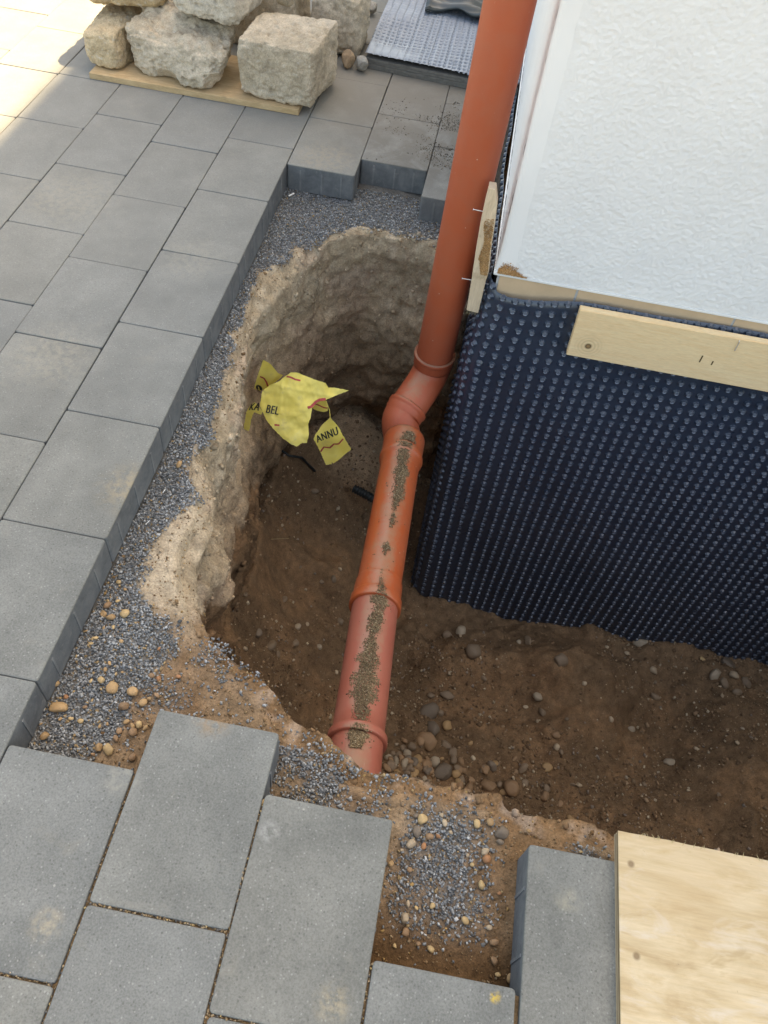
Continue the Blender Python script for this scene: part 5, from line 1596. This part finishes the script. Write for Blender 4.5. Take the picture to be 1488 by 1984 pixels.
# ---------------------------------------------------------------- rough stone blocks
def block_mesh(corners, seed, n=44, rough=1.0, rnd=0.16, cols=((0.46, 0.385, 0.29), (0.54, 0.46, 0.36)), bites=()):
    """corners: 8 points (bottom 4 then top 4, counter-clockwise); rough-faced, worn hexahedron"""
    C = np.array(corners, float)
    Vl = []; Fl = []; base = 0
    u = np.linspace(-1, 1, n)
    U, W = np.meshgrid(u, u)
    for ax in range(3):
        for sg in (-1, 1):
            q = np.zeros((n, n, 3)); q[..., ax] = sg; q[..., (ax + 1) % 3] = U; q[..., (ax + 2) % 3] = W
            Vl.append(q.reshape(-1, 3))
            id_ = base + np.arange(n * n).reshape(n, n)
            f = np.stack([id_[:-1, :-1], id_[:-1, 1:], id_[1:, 1:], id_[1:, :-1]], -1).reshape(-1, 4)
            if sg < 0: f = f[:, ::-1]
            Fl.append(f); base += n * n
    V = np.concatenate(Vl); F = np.concatenate(Fl)
    # round the edges: pull towards a superellipsoid
    pw = 7.0
    rad = (np.abs(V) ** pw).sum(1) ** (1 / pw)
    V = V / (1 + (rad[:, None] - 1) * (rnd * 4.5))
    nrm = np.sign(V) * np.abs(V) ** 5; nrm /= np.linalg.norm(nrm, axis=1)[:, None]
    a_, b_, c_ = [(V[:, k] + 1) / 2 for k in range(3)]
    W8 = [(1 - a_) * (1 - b_) * (1 - c_), a_ * (1 - b_) * (1 - c_), a_ * b_ * (1 - c_), (1 - a_) * b_ * (1 - c_),
          (1 - a_) * (1 - b_) * c_, a_ * (1 - b_) * c_, a_ * b_ * c_, (1 - a_) * b_ * c_]
    P_ = sum(w_[:, None] * C[k] for k, w_ in enumerate(W8))
    x, y, z = P_.T + seed * 3.7
    d = rough * (0.010 * fbm(x, y, z, 9, 3, seed) + 0.0042 * fbm(x, y, z, 30, 3, seed + 5) + 0.0024 * fbm(x, y, z, 110, 2, seed + 9))
    pit = np.clip(fbm(x, y, z, 55, 2, seed + 20) - 0.45, 0, 1) * 0.011 * rough
    edge = np.clip(rad - 1.04, 0, 1) * 3
    d = d - pit - edge * rough * 0.020 * np.clip(0.4 + fbm(x, y, z, 14, 2, seed + 33), 0, 1)
    P_ = P_ + nrm * d[:, None]
    for (bx_, by_, bz_, br_, ba_) in bites:
        v_ = P_ - np.array([bx_, by_, bz_]); dist = np.linalg.norm(v_, axis=1)
        k = dist < br_
        P_[k] = np.array([bx_, by_, bz_]) + v_[k] / (dist[k][:, None] + 1e-9) * (dist[k] + (br_ - dist[k]) * ba_)[:, None]
    t_ = sstep(-0.4, 0.5, fbm(x, y, z, 12, 4, seed + 40))
    c = lerp(np.array(cols[0]) * np.ones((len(P_), 3)), np.array(cols[1]), t_)
    c = c * (1 - 0.12 * np.clip(pit * 60, 0, 1))[:, None]
    wh = np.clip(fbm(x, y, z, 120, 2, seed + 60) - 0.6, 0, 1) * 1.5
    c = lerp(c, np.array([0.52, 0.47, 0.39]), np.clip(wh, 0, 1))
    P_[:, 2] = np.maximum(P_[:, 2], C[:, 2].min())
    me = new_mesh("stone_block", P_, F, True, M['block'], np.clip(c, 0.02, 0.9))
    # weld face borders
    bm = bmesh.new(); bm.from_mesh(me); bmesh.ops.remove_doubles(bm, verts=bm.verts[:], dist=0.0006); bm.to_mesh(me); bm.free()
    return me


def hexa(x0, x1, y0, y1, z0, z1, sk=(0, 0, 0, 0, 0, 0, 0, 0), tz=(0, 0, 0, 0)):
    b_ = [[x0, y0, z0], [x1, y0, z0], [x1, y1, z0], [x0, y1, z0]]
    t_ = [[x0 + sk[0], y0 + sk[1], z1 + tz[0]], [x1 + sk[2], y0 + sk[3], z1 + tz[1]], [x1 + sk[4], y1 + sk[5], z1 + tz[2]], [x0 + sk[6], y1 + sk[7], z1 + tz[3]]]
    return b_ + t_


BG = "rough stone blocks stacked on the wooden strip"
BT = 0.0185
blocks = [
    ("squarish sandy stone block, right end of the lower row, nearest the pipe", block_mesh(
        [[-0.238, 0.232, BT], [0.004, 0.212, BT], [0.040, 0.47, BT], [-0.20, 0.49, BT],
         [-0.240, 0.214, 0.196], [0.012, 0.204, 0.198], [0.040, 0.462, 0.205], [-0.205, 0.452, 0.200]], 2, 64, 0.75, 0.10)),
    ("long ragged stone block with hollow underside, middle of the lower row", block_mesh(
        [[-0.600, 0.262, BT], [-0.335, 0.205, BT], [-0.318, 0.44, BT], [-0.585, 0.47, BT],
         [-0.630, 0.275, 0.135], [-0.262, 0.225, 0.125], [-0.290, 0.46, 0.185], [-0.575, 0.48, 0.185]], 5, 64, 1.45, 0.20,
        bites=((-0.475, 0.215, 0.012, 0.055, 0.7), (-0.290, 0.20, 0.030, 0.065, 0.6)))),
    ("small upright stone block at the left end of the lower row, top in sun", block_mesh(
        [[-0.745, 0.252, BT], [-0.628, 0.236, BT], [-0.615, 0.48, BT], [-0.735, 0.50, BT],
         [-0.760, 0.262, 0.112], [-0.640, 0.252, 0.125], [-0.628, 0.50, 0.130], [-0.750, 0.52, 0.125]], 8, 50, 0.8, 0.18,
        cols=((0.45, 0.345, 0.22), (0.53, 0.42, 0.28)))),
    ("pale stone block lying across the middle of the upper row", block_mesh(
        [[-0.470, 0.330, 0.186], [-0.255, 0.296, 0.184], [-0.225, 0.53, 0.190], [-0.455, 0.56, 0.195],
         [-0.480, 0.335, 0.345], [-0.258, 0.315, 0.350], [-0.215, 0.54, 0.350], [-0.455, 0.57, 0.350]], 11, 50, 0.95, 0.14,
        cols=((0.53, 0.475, 0.395), (0.61, 0.56, 0.48)))),
    ("sunlit sandy stone block at the left end of the upper row", block_mesh(
        [[-0.775, 0.375, 0.143], [-0.515, 0.385, 0.166], [-0.50, 0.62, 0.175], [-0.78, 0.62, 0.150],
         [-0.785, 0.37, 0.290], [-0.525, 0.385, 0.30], [-0.505, 0.62, 0.31], [-0.78, 0.62, 0.30]], 14, 50, 0.9, 0.18,
        cols=((0.46, 0.345, 0.21), (0.54, 0.43, 0.28)))),
    ("stone block standing behind the squarish one in the back row", block_mesh(
        hexa(-0.10, 0.075, 0.66, 0.86, 0.0, 0.19), 17, 40, 0.9, 0.15)),
    ("stone block mostly hidden behind the pale upper block", block_mesh(
        hexa(-0.42, -0.14, 0.62, 0.86, 0.0, 0.24), 19, 40, 1.0, 0.16)),
    ("stone block hidden behind the left end of the stack", block_mesh(
        hexa(-0.74, -0.47, 0.66, 0.88, 0.0, 0.16), 23, 40, 1.0, 0.16)),
]
for lab, me in blocks:
    thing(link("stone_block", me), lab, "stone block", BG)
# rubble pieces
def rubble(x, y, z, sx, sy, sz, seed, col, label, rot=0.0):
    V, F = ICO[4]; V = V.copy(); rr = np.random.default_rng(seed)
    for _ in range(9):
        nrm = rr.normal(size=3); nrm /= np.linalg.norm(nrm); h = rr.uniform(0.6, 0.85); d = V @ nrm - h
        V = V - np.where(d > 0, d, 0)[:, None] * nrm * 0.9
    V = V * (1 + 0.07 * fbm(V[:, 0], V[:, 1], V[:, 2], 2.2, 4, seed))[:, None]
    V = V * np.array([sx, sy, sz]); c_ = np.clip(np.array(col) * (1 + 0.2 * fbm(V[:, 0], V[:, 1], V[:, 2], 40, 3, seed + 2))[:, None], 0.02, 0.9)
    ca, sa = math.cos(rot), math.sin(rot)
    V = np.stack([V[:, 0] * ca - V[:, 1] * sa + x, V[:, 0] * sa + V[:, 1] * ca + y, V[:, 2] - V[:, 2].min() + z], 1)
    thing(link("rubble_stone", new_mesh("rubble_stone", V, F, True, M['block'], c_)), label, "rubble stone")


rubble(-0.150, 0.500, 0.200, 0.030, 0.024, 0.024, 3, (0.30, 0.25, 0.18), "small dark crumbling stone on top behind the squarish block")
rubble(0.046, 0.600, 0.0, 0.026, 0.030, 0.030, 4, (0.38, 0.27, 0.18), "brownish rubble stone on the ground beside the squarish block", 0.4)
rubble(0.098, 0.588, 0.0, 0.023, 0.028, 0.028, 5, (0.36, 0.34, 0.31), "grey rubble stone beside the left corner of the grey sheets", 1.0)
rubble(0.028, 1.075, 0.0, 0.040, 0.034, 0.028, 6, (0.42, 0.38, 0.33), "pale rounded stone lying alone left of the grey dimpled sheets", 0.3)

# wooden strip under the blocks
b = Builder(); b.box(-0.722, -0.034, 0.205, 0.50, 0.0005, 0.0185, 0.0012)
thing(link("wooden_strip", b.mesh("wooden_strip", M['chipboard'])), "thin brown wooden board on the pavers under the stone blocks", "wooden board")

# ---------------------------------------------------------------- grey dimpled sheets by the house
gs_ = empty("grey_sheets"); thing(gs_, "stack of dusty grey dimpled drainage sheets on the paving behind the pipe", "drainage sheets")
x0s, x1s, y0s, y1s = 0.104, 0.648, 0.618, 2.0
nxg, nyg = 170, 420
ux = np.linspace(0, 1, nxg); uy = np.linspace(0, 1, nyg) ** 1.0
UX, UY = np.meshgrid(ux, uy)
Xs = x0s + (x1s - x0s) * UX + 0.012 * UY; Ys = y0s + (y1s - y0s) * UY - 0.035 * UX
dpx = 0.0175; cxs = (Xs - x0s) / dpx; cys = (Ys - y0s) / 0.026
dim = np.clip(1 - 2.6 * np.hypot(cxs - np.round(cxs), (cys - np.round(cys)) * 1.25), 0, 1)
ridge = 0.0035 * np.abs(np.sin(cys * np.pi)) * sstep(0.08, 0.2, Ys - y0s + 0.05 * fbm(Xs, Ys, 0, 6, 2, 88))
gate = np.clip(0.6 + 1.2 * fbm(Xs, Ys, 0, 6, 2, 89), 0, 1)
saw = (cys - np.floor(cys)) * 0.0042 * sstep(0.10, 0.22, Ys - y0s)
Zs = 0.0525 + 0.010 * fbm(Xs, Ys, 0, 3.5, 2, 81) * sstep(0, 0.1, UY) - 0.0095 * dim * gate + saw - 0.0026 * (np.abs((cxs / 1.6 - np.floor(cxs / 1.6)) - 0.5) > 0.44)
idx = np.arange(Xs.size).reshape(Xs.shape)
q = np.stack([idx[:-1, :-1], idx[:-1, 1:], idx[1:, 1:], idx[1:, :-1]], -1).reshape(-1, 4)
link("top_sheet", new_mesh("top_sheet", np.stack([Xs, Ys, Zs], -1).reshape(-1, 3), q, False, M['greymat']), gs_)
layer_m = simple("dusty_sheet_edge", (0.16, 0.155, 0.145), 0.8, 0.2, 0.2, 60)
for k in range(4):
    z0_ = 0.001 + k * 0.0088
    b = Builder()
    dxk = random.uniform(-.002, .002)
    bmv = [(x0s + dxk + 0.002, y0s + 0.001 + random.uniform(-.002, .002), z0_), (x1s, y0s - 0.036 + random.uniform(-.002, .002), z0_), (x1s + 0.012, y1s - 0.036, z0_), (x0s + 0.012, y1s, z0_)]
    V = bmv + [(v[0], v[1], z0_ + 0.0078) for v in bmv]
    b.add(V, [(0, 3, 2, 1), (4, 5, 6, 7), (0, 1, 5, 4), (1, 2, 6, 5), (2, 3, 7, 6), (3, 0, 4, 7)])
    link("sheet", b.mesh("sheet", layer_m), gs_)
# crumpled dark piece on top
ux = np.linspace(0, 1, 120); uy = np.linspace(0, 1, 160)
UX, UY = np.meshgrid(ux, uy)
Xd = 0.255 + 0.37 * UX - 0.02 * UY; Yd = 1.045 + 0.55 * UY + 0.02 * np.sin(UX * 7)
wr = np.sin((Yd * 120 + Xd * 12 + 3.0 * fbm(Xd, Yd, 0, 4, 2, 93)))
Zd = 0.078 + 0.005 * wr + 0.030 * np.sin(np.clip(UY * 3.0, 0, 1.57)) + 0.010 * fbm(Xd, Yd, 0, 10, 3, 94) - 0.012 * (1 - sstep(0, 0.04, UX))
q_idx = np.arange(Xd.size).reshape(Xd.shape)
q = np.stack([q_idx[:-1, :-1], q_idx[:-1, 1:], q_idx[1:, 1:], q_idx[1:, :-1]], -1).reshape(-1, 4)
dk = link("crumpled_sheet", new_mesh("crumpled_sheet", np.stack([Xd, Yd, Zd], -1).reshape(-1, 3), q, True, M['darkmat']))
md = dk.modifiers.new("thick", 'SOLIDIFY'); md.thickness = 0.012; md.offset = -1
thing(dk, "crumpled dark green plastic sheet lying on the grey dimpled sheets", "plastic sheet")

# ---------------------------------------------------------------- plywood panel, bottom right
ply = empty("plywood_panel"); thing(ply, "pale plywood panel lying on the pavers at the lower right of the hole", "plywood panel")
px0, px1, py0, py1 = 0.966, 2.10, -3.0, -1.858
zp = 0.0012
n_l = 7; th = 0.0205 / n_l
pr2 = random.Random(3)
for k in range(n_l):
    b = Builder()
    ins = pr2.uniform(0, 0.0012) if k < n_l - 1 else 0.0
    # far edge slightly splintered
    nseg = 60
    e = [(px0 + ins, py0)] + [(px1, py0)] + [(px1 - (px1 - px0 - ins) * i / nseg, py1 - ins + pr2.uniform(-.0009, .0006)) for i in range(nseg + 1)]
    z0_, z1_ = zp + k * th + (0.0001 if k else 0), zp + (k + 1) * th - (0.0001 if k < n_l - 1 else 0)
    V = [(p[0], p[1], z0_) for p in e] + [(p[0], p[1], z1_) for p in e]
    m_ = len(e)
    F = [tuple(range(m_))[::-1], tuple(range(m_, 2 * m_))] + [(i, (i + 1) % m_, m_ + (i + 1) % m_, m_ + i) for i in range(m_)]
    b.add(V, F)
    me = b.mesh("veneer", M['ply'] if k == n_l - 1 else (M['ply_edge_dark'] if k % 2 else M['ply_edge_pale']))
    link("veneer", me, ply)
b = Builder()
for k in range(26):
    xx_ = pr2.uniform(px0, 1.3); b.tube([(xx_, py1 - 0.004, zp + 0.020), (xx_ + pr2.uniform(-.008, .008), py1 + pr2.uniform(0.001, .005), zp + 0.0205 + pr2.uniform(0, .003))], [0.0006, 0.0002], 4)
link("splinters", b.mesh("splinters", M['straw']), ply)["kind"] = "stuff"

# ---------------------------------------------------------------- small litter
b = Builder(); b.tube([(0.018, -0.135, -0.074), (0.030, -0.118, -0.073)], 0.0022, 8)
thing(link("splinter", b.mesh("splinter", M['bead'])), "tiny white sliver on the gravel below the far inner corner of the paving", "sliver")
for i, (x, y, a) in enumerate(((0.036, -1.315, 1.4), (0.030, -1.40, 1.1))):
    b = Builder(); z = -0.074
    b.tube([(x, y, z), (x + 0.011 * math.cos(a), y + 0.011 * math.sin(a), z + 0.001)], 0.0007, 6)
    thing(link("splinter", b.mesh("splinter", M['bead'])), ("upper" if i == 0 else "lower") + " of two thin pale slivers on the left gravel strip", "sliver")
# white crumbs on the far gravel edge
ns = 60
xs = r.uniform(0.2, 0.5, ns); ys = -0.215 + r.uniform(-.015, .03, ns)
o = link("white_crumbs", grains("white_crumbs", np.stack([xs, ys, ledge_z(xs, ys) + 0.003], 1), r.uniform(0.002, 0.009, ns) * (r.random(ns) > 0.4), pick(r, [(0.50, 0.46, 0.40)], [1], ns), M['sand'], 70)); o["kind"] = "stuff"
# dirt and crumbs on the far right pavers
ns = 9000
xs = r.normal(0.43, 0.10, ns); ys = r.normal(0.25, 0.20, ns)
k_ = (xs > 0.215) & (xs < 0.64) & (ys > 0.01) & (ys < 0.58) & (fbm(xs, ys, 0, 9, 3, 99) > -0.25 + 0.7 * r.random(ns))
xs, ys = xs[k_], ys[k_]
o = link("paver_dirt", grains("paver_dirt", np.stack([xs, ys, np.full(len(xs), 0.0008)], 1), 0.0008 + 0.0032 * r.random(len(xs)) ** 4, pick(r, [(0.12, 0.10, 0.08), (0.20, 0.16, 0.12), (0.07, 0.06, 0.05)], [4, 2, 3], len(xs)), M['sand'], 71), pavement); o["kind"] = "stuff"
print("objects", len(bpy.data.objects))

# alike stones told apart by their order in the picture
ORD = ["leftmost", "second from left", "third from left", "fourth from left", "fifth from left", "sixth from left", "seventh from left", "eighth from left", "ninth from left", "tenth from left"]
by = {}
for o in bpy.data.objects:
    if "label" in o and "group" in o and o.name.split(".")[0] in ("pebble", "stone"):
        by.setdefault(o["label"], []).append(o)
for lab, L in by.items():
    if len(L) < 2 or len(L) > 10: continue

    def u_of(o):
        v = o.location - Vector(EYE); return v.dot(Vector(RIGHT)) / v.dot(Vector(FWD))
    L.sort(key=u_of)
    for k, o in enumerate(L):
        w_ = ORD[k] if len(L) > 2 else ("left one", "right one")[k]
        new = "%s, %s" % (lab, w_)
        o["label"] = new if len(new.split()) <= 16 else lab
